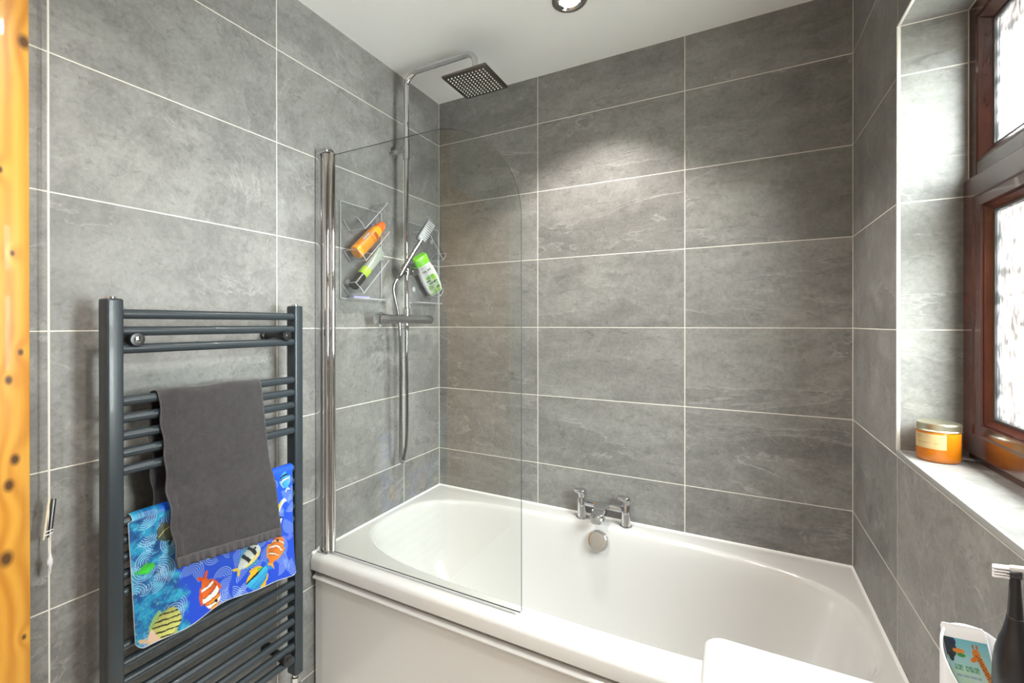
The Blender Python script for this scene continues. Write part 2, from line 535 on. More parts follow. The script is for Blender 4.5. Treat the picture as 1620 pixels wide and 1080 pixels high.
TILES = {}
GR = 0.0015         # half a grout joint
def tile(parent, axis, sgn, face, u0, u1, v0, v1):
    """one slate tile lying in the plane axis=face; u, v are the two other axes in order; sgn the way it faces"""
    if u1 - u0 < 0.012 or v1 - v0 < 0.012: return
    u0 += GR; u1 -= GR; v0 += GR; v1 -= GR
    w, h = round(u1 - u0, 5), round(v1 - v0, 5)
    key = (axis, sgn, w, h)
    if key not in TILES:
        bm = B(); ch = 0.0004; t = G * 1.5
        def P(a, b, d):
            q = [a, b]; q.insert(axis, d); return Vector(q)
        lo = [P(sx * w / 2, sy * h / 2, -sgn * t) for sx, sy in ((-1, -1), (1, -1), (1, 1), (-1, 1))]
        md = [P(sx * w / 2, sy * h / 2, -sgn * ch * 0.7) for sx, sy in ((-1, -1), (1, -1), (1, 1), (-1, 1))]
        hi = [P(sx * (w / 2 - ch), sy * (h / 2 - ch), 0) for sx, sy in ((-1, -1), (1, -1), (1, 1), (-1, 1))]
        loft(bm, [lo, md, hi])
        bmesh.ops.recalc_face_normals(bm, faces=bm.faces)
        me = bpy.data.meshes.new('tile'); bm.to_mesh(me); bm.free()
        me.materials.append(M['slate'])
        TILES[key] = me
    c = [(u0 + u1) / 2, (v0 + v1) / 2]
    c.insert(axis, face + random.uniform(-1, 1) * 0.00008)
    link('tile', TILES[key], c, parent)

ROWS = [0.0] + [1.32 - 0.302 * k for k in range(4, -4, -1)] + [CEIL]
def tiles(parent, axis, sgn, face, us, vs, skip=None):
    for a, b in zip(us, us[1:]):
        for c, d in zip(vs, vs[1:]):
            if skip and skip(a, b, c, d): continue
            tile(parent, axis, sgn, face, a, b, c, d)
tiles(wall_back, 1, -1, 0.0, [0.0, 0.5286, 1.1306, RX], ROWS)
tiles(wall_left, 0, 1, 0.0, [-1.60, -1.508, -0.9377, -0.2823, 0.0], ROWS)
# right wall: left of, below, above and beyond the window
RROWS = [0.0] + [1.32 - 0.302 * k for k in range(4, 0, -1)]
tiles(wall_right, 0, -1, RX, [-2.686, -2.084, WY1, -1.083, WY0], RROWS)
tiles(wall_right, 0, -1, RX, [WY0, 0.0], ROWS)
tiles(wall_right, 0, -1, RX, [-1.083, WY0], [WZ1, 2.226, CEIL])
tiles(wall_right, 0, -1, RX, [WY1, -1.083], [WZ1, 2.226, CEIL])
tiles(wall_right, 0, -1, RX, [-2.686, -2.084, WY1], ROWS[4:])
# reveals and sill
FX = 1.762
REV = [WZ0, 1.32, 1.622, 1.924, WZ1]
tiles(wall_right, 1, -1, WY0, [RX + 0.004, FX], REV)
tiles(wall_right, 1, 1, WY1, [RX + 0.004, FX], REV)
tiles(wall_right, 2, -1, WZ1, [RX + 0.004, FX], [WY1, -1.083, WY0])
tiles(wall_right, 2, 1, WZ0, [RX + 0.004, FX + 0.01], [WY1, -1.083, WY0])

# trims
bm = B(); box(bm, (RX - 0.0015, WY0 - 0.0005, WZ0), (RX + 0.0045, WY0 + 0.0055, WZ1 + 0.003), 0.001)
tag(make('trim_2', bm, M['trim']), 'white tile edge trim up the window reveal', kind='structure')
bm = B(); box(bm, (RX - 0.0015, WY1, WZ0 - 0.0125), (RX + 0.0045, WY0 + 0.004, WZ0 + 0.0008), 0.001)
tag(make('trim_3', bm, M['grey_trim']), 'grey tile edge trim along the window sill', kind='structure')
bm = B(); box(bm, (RX - 0.001, WY1, WZ1 - 0.0008), (RX + 0.0045, WY0, WZ1 + 0.004), 0.001)
tag(make('trim_4', bm, M['trim']), 'white tile edge trim along the window head', kind='structure')

# pine architrave and the door it frames
bm = B()
box(bm, (0.001, -1.610, 0.0), (0.022, -1.5445, CEIL - 0.002), 0.003)
arch = tag(make('trim_1', bm, M['pine'], origin=(0.011, -1.577, 1.2425)), 'orange varnished pine post with dark knots beside the grey tiles', kind='structure')
door = root('door_1', (0, (DY0 + DY1) / 2, 0), kind='structure')
bm = B(); box(bm, (-0.05, DY1 + 0.002, 0.004), (-0.002, DY0 - 0.002, DZ - 0.002), 0.001)
make('door_slab', bm, M['pine'], door)
for z0, z1 in ((0.2, 0.85), (1.05, 1.9)):
    for y0, y1 in ((-1.96, -1.72), (-2.26, -2.02)):
        bm = B(); box(bm, (-0.0025, y0, z0), (0.006, y1, z1), 0.004)
        make('door_panel', bm, M['pine'], door)
bm = B(); lathe(bm, [(0.025, 0), (0.025, 0.006), (0.010, 0.008), (0.010, 0.03), (0.026, 0.045), (0.026, 0.06), (0.012, 0.07)], (-0.002, -2.30, 1.0), (1, 0, 0), 24)
make('door_handle', bm, M['chrome'], door)

# ------------------------------------------------------------------ window
win = root('window_1', (FX + 0.03, (WY0 + WY1) / 2, WZ0), kind='structure')
def ring(bm, y0, y1, z0, z1, prof):
    """prof: list of (inset, x); y0 > y1"""
    loft(bm, [[Vector((x, y0 - i, z0 + i)), Vector((x, y1 + i, z0 + i)), Vector((x, y1 + i, z1 - i)), Vector((x, y0 - i, z1 - i))] for i, x in prof], False, False)
bm = B(); ring(bm, WY0, WY1, WZ0, WZ1, [(0.0, 1.85), (0.0, FX + 0.002), (0.002, FX), (0.034, FX), (0.036, FX + 0.003), (0.036, 1.85), (0.0, 1.85)])
make('frame', bm, M['mahogany'], win, 20)
bm = B(); box(bm, (FX + 0.0005, WY1 + 0.036, 1.640), (1.85, WY0 - 0.036, 1.690), 0.003)
make('transom', bm, M['mahogany'], win, 20)
TY0, TY1, TZ0, TZ1 = WY0 - 0.036, WY1 + 0.036, 1.690, WZ1 - 0.036
bm = B(); ring(bm, TY0, TY1, TZ0, TZ1, [(0.0, FX + 0.022), (0.0, FX + 0.004), (0.004, FX + 0.002), (0.022, FX + 0.017), (0.024, FX + 0.022), (0.0, FX + 0.022)])
make('glazing_bead', bm, M['mahogany'], win, 20)
bm = B(); ring(bm, TY0 - 0.023, TY1 + 0.023, TZ0 + 0.023, TZ1 - 0.023, [(0.0, FX + 0.0275), (0.0, FX + 0.019), (0.004, FX + 0.019), (0.006, FX + 0.0275), (0.0, FX + 0.0275)])
make('gasket', bm, M['gasket'], win, 20)
bm = B(); box(bm, (FX + 0.023, TY1 + 0.02, TZ0 + 0.02), (FX + 0.027, TY0 - 0.02, TZ1 - 0.02))
make('pane', bm, M['frosted'], win)
# opening sash, a little proud of the frame
sash_y0, sash_y1, sash_z0, sash_z1 = WY0 - 0.006, WY1 + 0.006, 1.049, 1.655
SX = 1.7505
bm = B(); ring(bm, sash_y0, sash_y1, sash_z0, sash_z1, [(0.0, FX - 0.0005), (0.0, SX + 0.004), (0.004, SX), (0.046, SX), (0.050, SX + 0.003), (0.068, SX + 0.006), (0.070, SX + 0.010), (0.070, FX + 0.022), (0.002, FX - 0.0005)])
sash = make('sash', bm, M['mahogany'], win, 20)
bm = B(); ring(bm, sash_y0 - 0.070, sash_y1 + 0.070, sash_z0 + 0.070, sash_z1 - 0.070, [(0.0, FX + 0.021), (0.0, SX + 0.011), (0.003, SX + 0.010), (0.013, SX + 0.022), (0.015, FX + 0.021), (0.0, FX + 0.021)])
make('glazing_bead', bm, M['mahogany'], sash, 20)
bm = B(); ring(bm, sash_y0 - 0.083, sash_y1 + 0.083, sash_z0 + 0.083, sash_z1 - 0.083, [(0.0, FX + 0.018), (0.0, SX + 0.021), (0.004, SX + 0.021), (0.006, FX + 0.018), (0.0, FX + 0.018)])
make('gasket', bm, M['gasket'], sash, 20)
bm = B(); box(bm, (FX + 0.013, sash_y1 + 0.083, sash_z0 + 0.083), (FX + 0.017, sash_y0 - 0.083, sash_z1 - 0.083))
make('pane', bm, M['frosted'], sash)

# added outside: a wall darkening the pane, a wall cutting side daylight; paving below
shell('wall_pane_dimmer', [((1.95, 0.35, -0.4), (6.0, 0.6, 4.5))], M['stone'])  # added wall, kept very dark so the pane reads dim from inside
shell('wall_light_block', [((1.95, -2.9, -0.4), (6.0, -2.65, 2.15))], M['render'])  # added wall, unseen; cuts daylight onto the back wall and reveal
tag(shell('ground', [((1.95, -6, -0.5), (8, 0.35, -0.4))], M['paving']), kind='structure')

# ------------------------------------------------------------------ ceiling downlights
def downlight(x, y, label, watts=LAMP, cone=130, blend=0.8):
    t = root('downlight', (x, y, CEIL), label, 'light')
    bm = B(); lathe(bm, [(0.0378, -0.0005), (0.0592, -0.0005), (0.0592, -0.003), (0.0542, -0.007), (0.0428, -0.008), (0.0391, -0.003), (0.0378, -0.0005)], (x, y, CEIL), n=48, caps=False)
    make('bezel', bm, M['satin'], t)
    bm = B(); lathe(bm, [(0.0365, -0.001), (0.0397, -0.006), (0.0359, -0.007), (0.0328, -0.002)], (x, y, CEIL), n=40, caps=False)
    make('reflector_ring', bm, M['chrome'], t)
    bm = B(); lathe(bm, [(0.0330, -0.001), (0.0330, -0.0025), (0.0151, -0.0045), (0.0013, -0.005)], (x, y, CEIL), n=40)
    make('lens', bm, M['lens'], t)
    ld = bpy.data.lights.new('downlight_lamp', 'SPOT')
    ld.energy = watts; ld.color = (1.0, 0.95, 0.88); ld.spot_size = math.radians(cone); ld.spot_blend = blend; ld.shadow_soft_size = 0.026
    lo = bpy.data.objects.new('downlight_lamp', ld); COL.objects.link(lo)
    lo.parent = t; lo.location = (0, 0, -0.034)
    return t
downlight(0.806, -0.402, 'round satin recessed downlight in the white ceiling above the bath', LAMP * 1.45, 108, 0.5)
downlight(0.66, -1.46, 'round recessed downlight added unseen in the middle of the ceiling as fill light', LAMP * 1.0)  # added lamp, unseen; fills the left wall
downlight(0.72, -2.25, 'round recessed downlight near the front wall, out of the photo', LAMP * 1.3)

# ------------------------------------------------------------------ bathtub
BX0, BX1, BY0, BY1, RZ = 0.003, RX - 0.003, -0.805, -0.003, 0.531
N = 128
OC = Vector((0.822, -0.397))
def supere(a, b, n, k):
    t = 2 * PI * k / N
    c, s = math.cos(t), math.sin(t)
    return a * math.copysign(abs(c) ** (2 / n), c), b * math.copysign(abs(s) ** (2 / n), s)
def opening(da, db, z, n=3.3, cx=0.0):
    return [Vector((OC.x + cx + x, OC.y + y, z)) for x, y in (supere(0.789 + da, 0.318 + db, n, k) for k in range(N))]
def rect(x0, x1, y0, y1, z, r=0.004):
    """the rectangle met along the same rays as the opening, so that the loops match"""
    out = []
    for k in range(N):
        x, y = supere(0.789, 0.318, 3.3, k)
        f = min((x1 - OC.x) / x if x > 1e-9 else 1e9, (x0 - OC.x) / x if x < -1e-9 else 1e9,
                (y1 - OC.y) / y if y > 1e-9 else 1e9, (y0 - OC.y) / y if y < -1e-9 else 1e9)
        out.append(Vector((OC.x + x * f, OC.y + y * f, z)))
    for cxy in ((x0, y0), (x1, y0), (x0, y1), (x1, y1)):
        i = min(range(N), key=lambda q: (out[q].x - cxy[0]) ** 2 + (out[q].y - cxy[1]) ** 2)
        out[i] = Vector((*cxy, z))
    return out
bath = root('bathtub', (0.82, -0.40, 0.0), 'white double-ended acrylic bathtub set between the tiled walls', 'bathtub')
bm = B()
loops = [rect(BX0, BX1, BY0 + 0.006, BY1, 0.4765), rect(BX0, BX1, BY0, BY1, 0.4785), rect(BX0, BX1, BY0 - 0.001, BY1, 0.512),
         rect(BX0, BX1, BY0 + 0.003, BY1, 0.5215), rect(BX0, BX1, BY0 + 0.009, BY1, 0.5275), rect(BX0, BX1, BY0 + 0.018, BY1, 0.5305), rect(BX0, BX1, BY0 + 0.028, BY1, RZ)]
loops += [opening(0.010, 0.010, RZ), opening(0.003, 0.003, RZ - 0.0015), opening(-0.004, -0.004, RZ - 0.007), opening(-0.008, -0.008, RZ - 0.018)]
D = 0.40
for s in np.linspace(0.06, 1.0, 16):
    # the sloping ends run in further than the sides
    z = RZ - 0.018 - D * math.sin(s * PI / 2) ** 0.95
    e = 1 - math.cos(s * PI / 2)
    loops.append(opening(-0.012 - 0.10 * s - 0.23 * e ** 1.1, -0.010 - 0.045 * s - 0.10 * e ** 1.4, z, 3.3 - 0.5 * s))
loops.append(opening(-0.60, -0.25, loops[-1][0].z - 0.003, 2.6))
loft(bm, loops, False, True)
tub = make('tub', bm, M['tub'], bath, 50)
# inner supports hidden behind the panel
for x in (0.25, 1.38):
    bm = B(); box(bm, (x - 0.03, -0.62, 0.0), (x + 0.03, -0.16, 0.100), 0.004)
    make('foot', bm, M['white_plastic'], bath)
# front panel with the sloped ledge along its top
bm = B()
prof = [(-0.768, 0.012), (-0.792, 0.012), (-0.792, 0.4445), (-0.7945, 0.4465), (-0.8035, 0.4485), (-0.8055, 0.4515), (-0.8045, 0.4545), (-0.788, 0.4675), (-0.784, 0.4685), (-0.768, 0.4685)]
loft(bm, [[Vector((x, y, z)) for y, z in prof] for x in (0.011, RX - 0.006)])
make('front_panel', bm, M['tub'], bath, 25)
bm = B(); box(bm, (0.004, -0.766, 0.0), (RX - 0.004, -0.755, 0.500))  # black sheet added behind the panel, its colour giving the gap its shade
make('gap_shade_sheet', bm, M['gasket'], bath)
# overflow filler disc on the far side
on = Vector((0, -0.93, 0.36)).normalized()
bm = B(); lathe(bm, [(0.040, -0.010), (0.040, 0.004), (0.038, 0.007), (0.034, 0.0072), (0.033, 0.012), (0.0315, 0.0145), (0.02, 0.0150)], (0.826, -0.107, 0.478), on, 40)
tag(make('overflow_disc', bm, M['chrome'], bath), 'round chrome overflow filler disc')
bm = B(); lathe(bm, [(0.045, 0.0), (0.045, 0.003), (0.040, 0.006), (0.036, 0.006), (0.030, 0.004)], (0.826, -0.397, RZ - 0.018 - D - 0.003), n=32)
tag(make('waste', bm, M['chrome'], bath), 'round chrome waste')
# sealant where the rim meets the tiles
def seal(name, a, b):
    bm = B(); tube(bm, [a, b], 0.0055, 8)
    tag(make(name, bm, M['silicone']), 'white silicone bead where bath meets tiles', kind='structure')
seal('trim_5', (0.001, -0.800, RZ), (0.001, -0.001, RZ))
seal('trim_6', (0.001, -0.001, RZ), (RX - 0.001, -0.001, RZ))
seal('trim_7', (RX - 0.001, -0.80, RZ), (RX - 0.001, -0.001, RZ))

# ------------------------------------------------------------------ bath mixer tap
tap = root('bath_tap', (0.83, -0.045, RZ), 'chrome twin-lever bath mixer tap on the far rim of the bath', 'tap')
for s, x in ((-1, 0.742), (1, 0.920)):
    bm = B(); lathe(bm, [(0.0235, 0.0), (0.0235, 0.004), (0.0185, 0.006), (0.0185, 0.084), (0.0175, 0.086), (0.0175, 0.0875)], (x, -0.045, RZ), n=28)
    pil = make('pillar', bm, M['chrome'], tap)
    bm = B()
    lathe(bm, [(0.0155, 0.0872), (0.0155, 0.097), (0.0180, 0.099), (0.0185, 0.113), (0.017, 0.116), (0.0, 0.1165)], (x, -0.045, RZ), n=28)
    # flat lever growing out of the cap towards the bather's left
    loft(bm, [[Vector((x + dx, -0.045 + dy, RZ + dz)) for dy, dz in ((-w, z0), (w, z0), (w, z1), (-w, z1))]
              for dx, w, z0, z1 in ((-0.005, 0.0165, 0.100, 0.1155), (-0.020, 0.0150, 0.104, 0.1160), (-0.030, 0.0125, 0.108, 0.1160), (-0.034, 0.008, 0.110, 0.1155))])
    make('lever_handle', bm, M['chrome'], pil)
bm = B(); box(bm, (0.756, -0.0580, RZ + 0.055), (0.906, -0.030, RZ + 0.076), 0.005)
make('bridge', bm, M['chrome'], tap)
bm = B()
spx = 0.831
sec = [(-0.035, 0.024, 0.052, 0.079), (-0.060, 0.026, 0.052, 0.081), (-0.100, 0.026, 0.046, 0.078), (-0.140, 0.025, 0.036, 0.069), (-0.156, 0.024, 0.032, 0.062), (-0.163, 0.019, 0.034, 0.055)]
loft(bm, [[Vector((spx + sx, y, RZ + z)) for sx, z in ((-w, z0 + 0.006), (-w + 0.006, z0), (w - 0.006, z0), (w, z0 + 0.006), (w, z1 - 0.004), (w - 0.005, z1), (-w + 0.005, z1), (-w, z1 - 0.004))] for y, w, z0, z1 in sec])
make('spout', bm, M['chrome'], tap)

# ------------------------------------------------------------------ shower screen
SY = -0.765
scr = root('shower_screen', (0.03, SY, RZ), 'frameless clear glass bath screen with a rounded top corner and chrome hinge post', 'shower screen')
bm = B(); box(bm, (0.001, SY - 0.018, RZ + 0.002), (0.026, SY + 0.014, 1.945), 0.003)
make('wall_channel', bm, M['chrome'], scr)
bm = B(); lathe(bm, [(0.015, 0.012), (0.015, 1.40)], (0.043, SY - 0.004, RZ), n=36)
lathe(bm, [(0.0105, 0.012), (0.0105, 1.40)], (0.0655, SY + 0.001, RZ), n=28)
make('hinge_post', bm, M['chrome'], scr)
bm = B()
box(bm, (0.001, SY - 0.021, 1.933), (0.062, SY + 0.016, 1.950), 0.006, 3)
make('top_cap', bm, M['chrome'], scr)
bm = B(); lathe(bm, [(0.013, 0.0), (0.013, 0.004), (0.011, 0.012)], (0.045, SY - 0.004, RZ + 0.001), n=24)
make('foot', bm, M['satin'], scr)
GX0, GX1, GZ0, GZ1, GRR = 0.068, 0.7865, 0.541, 1.925, 0.300
out = [(GX0, GZ0), (GX1 - 0.004, GZ0), (GX1, GZ0 + 0.004)]
for k in range(33):
    a = PI / 2 * k / 32
    out.append((GX1 - GRR + GRR * math.cos(a), GZ1 - GRR + GRR * math.sin(a)))
out.append((GX0, GZ1))
bm = B()
loft(bm, [[Vector((x, y, z)) for x, z in out] for y in (SY - 0.0026, SY + 0.0026)])
bmesh.ops.recalc_face_normals(bm, faces=bm.faces)
for f in bm.faces: f.material_index = 0 if len(f.verts) > 4 else 1
gp = make('glass_pane', bm, [M['glass'], M['glass_edge']], scr, 10)
for f in gp.data.polygons: f.use_smooth = False
bm = B(); box(bm, (GX0, SY - 0.003, RZ + 0.001), (GX1 - 0.02, SY + 0.003, GZ0 - 0.001), 0.0008)
make('bottom_seal', bm, M['acrylic'], scr)

# ------------------------------------------------------------------ thermostatic shower
RXX, RY = 0.075, -0.36
VZ = 1.355
shw = root('shower', (RXX, RY, VZ), 'chrome thermostatic bar shower with a tall riser and square overhead rose', 'shower')
bm = B()
arc = [(RXX, RY, 2.03)] + [(RXX, RY, 2.335)]
R0 = 0.060
for k in range(1, 11):
    a = PI / 2 * k / 10
    arc.append((RXX + R0 - R0 * math.cos(a), RY, 2.335 + R0 * math.sin(a)))
R1 = 0.040
arc.append((0.372, RY, 2.395))
for k in range(1, 11):
    a = PI / 2 * k / 10
    arc.append((0.372 + R1 * math.sin(a), RY, 2.395 - R1 + R1 * math.cos(a)))
arc.append((0.412, RY, 2.300))
tube(bm, arc, 0.0115, 20)
make('shower_arm', bm, M['chrome'], shw)
bm = B(); tube(bm, [(RXX, RY, VZ + 0.018), (RXX, RY, 2.03)], 0.0105, 20)
lathe(bm, [(0.0105, -0.002), (0.014, 0.0), (0.014, 0.085), (0.0115, 0.088)], (RXX, RY, 2.035), n=24)
lathe(bm, [(0.016, 0.0), (0.016, 0.030), (0.0105, 0.036)], (RXX, RY, VZ + 0.015), n=24)
make('riser_rail', bm, M['chrome'], shw)
bm = B()
lathe(bm, [(0.027, 0.0005), (0.027, 0.006), (0.024, 0.009), (0.0105, 0.0095), (0.0105, 0.064)], (0.0, RY, 2.075), (1, 0, 0), 28)
box(bm, (0.056, RY - 0.018, 2.064), (0.078, RY + 0.006, 2.086), 0.003)
make('wall_bracket', bm, M['chrome'], shw)
bm = B()
lathe(bm, [(0.016, -0.545), (0.0225, -0.541), (0.0235, -0.53), (0.0235, -0.492), (0.0205, -0.489), (0.0195, -0.465), (0.0195, -0.252), (0.0205, -0.248), (0.0215, -0.195), (0.0195, -0.186), (0.012, -0.184)], (RXX, 0, VZ), (0, 1, 0), 32)
make('valve_bar', bm, M['chrome'], shw)
for y in (-0.435, -0.285):
    bm = B(); lathe(bm, [(0.033, 0.0005), (0.033, 0.006), (0.027, 0.014), (0.016, 0.016), (0.016, 0.062)], (0.0, y, VZ), (1, 0, 0), 28)
    make('wall_flange', bm, M['chrome'], shw)
bm = B(); lathe(bm, [(0.0115, 0), (0.0115, -0.026), (0.0095, -0.030)], (RXX, RY, VZ - 0.018), n=20)
make('outlet', bm, M['chrome'], shw)
# slider that carries the hand shower
SZ = 1.562
bm = B()
lathe(bm, [(0.019, -0.020), (0.020, -0.017), (0.020, 0.017), (0.019, 0.020)], (RXX, RY, SZ), n=28)
lathe(bm, [(0.010, 0.0), (0.012, 0.022), (0.0180, 0.024), (0.0185, 0.062), (0.015, 0.066)], (RXX, RY, SZ), (0, 1, 0), 24)
tube(bm, [(RXX, RY, SZ), (RXX + 0.012, RY - 0.035, SZ - 0.002), (0.100, -0.412, SZ - 0.006)], [0.012, 0.011, 0.013], 16)
make('slider', bm, M['chrome_shade'], shw)
# square overhead rose with silicone nozzles
HC = Vector((0.412, RY + 0.002, 2.283)); HS = 0.096
bm = B()
lathe(bm, [(0.011, 0.028), (0.014, 0.026), (0.014, 0.012), (0.022, 0.008), (0.022, 0.001)], HC, n=24)
make('ball_joint', bm, M['chrome'], shw)
bm = B(); box(bm, HC - Vector((HS, HS, 0.0095)), HC + Vector((HS, HS, 0.0005)), 0.003)
rose = make('rose_plate', bm, M['brushed'], shw)
bm = B()
for i in range(11):
    for j in range(11):
        c = HC + Vector(((i - 5) * 0.0152, (j - 5) * 0.0152, 0))
        lathe(bm, [(0.0026, -0.009), (0.0024, -0.0115), (0.0017, -0.0125)], c, n=8)
tag(make('nozzles', bm, M['rubber_grey'], rose), 'grid of pale silicone nozzles', kind='stuff')

# hand shower, held in the slider
hA, hB = Vector((0.098, -0.425, 1.545)), Vector((0.150, -0.362, 1.680))
hs = root('hand_shower', hA, 'chrome hand shower with a slim rectangular spray head resting in the riser slider', 'hand shower')
ha = (hB - hA).normalized()
toward = (Vector((1.30, -1.93, 1.2)) - hB)
hn = (toward - ha * toward.dot(ha)).normalized()
hn = (hn + Vector((0.35, 0.25, 0.0))).normalized(); hn = (hn - ha * hn.dot(ha)).normalized()
hw = ha.cross(hn)
bm = B()
tube(bm, [hA - ha * 0.030, hA - ha * 0.010, hA + ha * 0.02, hA + ha * 0.09, hB + ha * 0.01], [0.008, 0.0125, 0.0115, 0.0090, 0.0085], 16)
make('handle', bm, M['chrome_shade'], hs)
bm = B()
hc = hB + ha * 0.050
obox(bm, hc, ha, hw, hn, (0.052, 0.024, 0.0065), 0.004)
head = make('spray_head', bm, M['spray'], hs)
bm = B()
for k in range(10):
    c = hc + ha * (-0.039 + 0.0087 * k) + hn * 0.0068
    obox(bm, c, ha, hw, hn, (0.0021, 0.0185, 0.0012), 0.0008)
make('spray_rows', bm, M['spray_row'], head)

# ribbed hose hanging in a loop between hand shower and valve
hose_pts = smooth_path([hA - ha * 0.028, hA - ha * 0.06 + Vector((0, 0, -0.02)), (0.082, -0.418, 1.35), (0.081, -0.408, 1.20), (0.078, -0.404, 1.00), (0.073, -0.398, 0.84),
                        (0.070, -0.393, 0.775), (0.070, -0.383, 0.752), (0.071, -0.372, 0.775), (0.074, -0.358, 0.86), (0.076, -0.3585, 1.05), (RXX, RY, 1.22), (RXX, RY, VZ - 0.044)], 26)
rr = []
for i in range(len(hose_pts)): rr.append(0.0070 if i % 2 else 0.0060)
bm = B(); tube(bm, hose_pts, rr, 10)
tag(make('shower_hose', bm, M['chrome_shade'], sharp=180), 'ribbed chrome shower hose hanging in a long loop below the valve', 'hose')

# ------------------------------------------------------------------ clear caddies and bottles
def caddy(y0, y1, z0, z1, sgn, troughs, label):
    """clear wall caddy with sloping troughs; sgn +1: troughs rise towards +y"""
    t = root('shower_caddy', (0.0, (y0 + y1) / 2, z0), label, 'caddy', 'clear shower caddies')
    bm = B(); box(bm, (0.004, y0, z0), (0.007, y1, z1), 0.001)
    back = make('back_plate', bm, M['acrylic'], t)
    bm = B()
    for a, b in (((y0, z0), (y0, z1)), ((y0, z0), (y1, z0)), ((y1, z0), (y1, z1)), ((y0, z1), (y1, z1))):
        tube(bm, [(0.0065, *a), (0.0065, *b)], 0.0017, 6)
    box(bm, (0.006, min(y0, y1) + 0.03, z0 + 0.0005), (0.045, max(y0, y1) - 0.02, z0 + 0.004), 0.001)
    make('plate_edge', bm, M['acrylic_rim'], back)
    for dy, dz in ((0.03, 0.03), (-0.03, -0.03)):
        bm = B(); lathe(bm, [(0.012, 0.0005), (0.012, 0.004)], (0, (y0 + y1) / 2 + dy * 2.4, (z0 + z1) / 2 + dz * 4), (1, 0, 0), 20)
        make('adhesive_pad', bm, M['acrylic_rim'], t)
    for (by, bz, L, ang) in troughs:
        a = Vector((0, sgn * math.cos(ang), math.sin(ang)))      # along the trough, upwards
        d = Vector((0, sgn * math.sin(ang), -math.cos(ang)))     # below it
        X = Vector((1, 0, 0)); base = Vector((0, by, bz))
        bm = B(); th = 0.0011
        obox(bm, base + a * L / 2 + d * 0.031 + X * 0.048, a, d, X, (L / 2, th, 0.040))                 # underside
        obox(bm, base + a * L * 0.30 + d * 0.019 + X * 0.087, a, d, X, (L * 0.30, 0.012, th))           # front lip
        obox(bm, base + d * 0.004 + X * 0.048, a, d, X, (th, 0.026, 0.040))                             # closed lower end
        tr = make('trough', bm, M['acrylic'], t)
        bm = B()
        tube(bm, [base + d * 0.031 + X * 0.088, base + a * L + d * 0.031 + X * 0.088], 0.0014, 6)
        tube(bm, [base + d * 0.031 + X * 0.010, base + d * -0.020 + X * 0.010, base + d * -0.022 + X * 0.080, base + d * 0.006 + X * 0.088, base + d * 0.031 + X * 0.088, base + d * 0.031 + X * 0.010], 0.0014, 6)
        tube(bm, [base + a * L + d * 0.031 + X * 0.010, base + a * L + d * 0.031 + X * 0.088], 0.0014, 6)
        make('trough_edge', bm, M['acrylic_rim'], tr)
    return t
A40 = math.radians(44)
caddy(-0.668, -0.440, 1.432, 1.797, 1, [(-0.645, 1.715, 0.18, A40), (-0.640, 1.596, 0.19, A40), (-0.652, 1.473, 0.20, A40)],
      'clear acrylic shower caddy left of the riser holding an orange bottle and a green tube')
caddy(-0.262, -0.020, 1.432, 1.797, -1, [(-0.075, 1.660, 0.17, A40), (-0.098, 1.488, 0.20, math.radians(46))],
      'clear acrylic shower caddy right of the riser holding a green shampoo bottle')

def axis_frame(base, tip, turn=0.0):
    a = (Vector(tip) - Vector(base)); L = a.length; a.normalize()
    x = Vector((1, 0, 0)); w = x.cross(a).normalized(); d = a.cross(w).normalized()
    sg = 1.0 if w.y > 0 else -1.0
    w, d = w * math.cos(turn) + d * (sg * math.sin(turn)), d * math.cos(turn) - w * (sg * math.sin(turn))
    return Vector(base), a, w, d, L
def body(bm, fr, secs, n=28, p=2.4):
    b, a, w, d, L = fr
    loft(bm, [[b + a * (t * L) + w * (hw_ * math.copysign(abs(math.cos(k)) ** (2 / p), math.cos(k))) + d * (hd * math.copysign(abs(math.sin(k)) ** (2 / p), math.sin(k)))
               for k in (2 * PI * i / n for i in range(n))] for t, hw_, hd in secs])
def panel(name, fr, t0, t1, hw0, paint, parent, nu=60, nv=40, prof=None, depth=0.0):
    """a printed skin just proud of a bottle: prof(t) -> (half width, half depth)"""
    b, a, w, d, L = fr
    P = np.zeros((nu, nv, 3)); U = np.zeros((nu, nv)); V = np.zeros((nu, nv))
    for i in range(nu):
        t = t0 + (t1 - t0) * i / (nu - 1)
        W_, D_ = prof(t)
        for j in range(nv):
            s = -1 + 2 * j / (nv - 1)
            k = PI / 2 - s * PI / 2 * hw0
            c, sn = math.cos(k), math.sin(k)
            q = b + a * (t * L) + w * ((W_ + 0.0005) * math.copysign(abs(c) ** (2 / 2.4), c)) + d * ((D_ + 0.0005) * abs(sn) ** (2 / 2.4))
            P[i, j] = q; U[i, j] = s; V[i, j] = i / (nu - 1)
    return grid_mesh(name, P, M['label'], parent, paint(U, V))

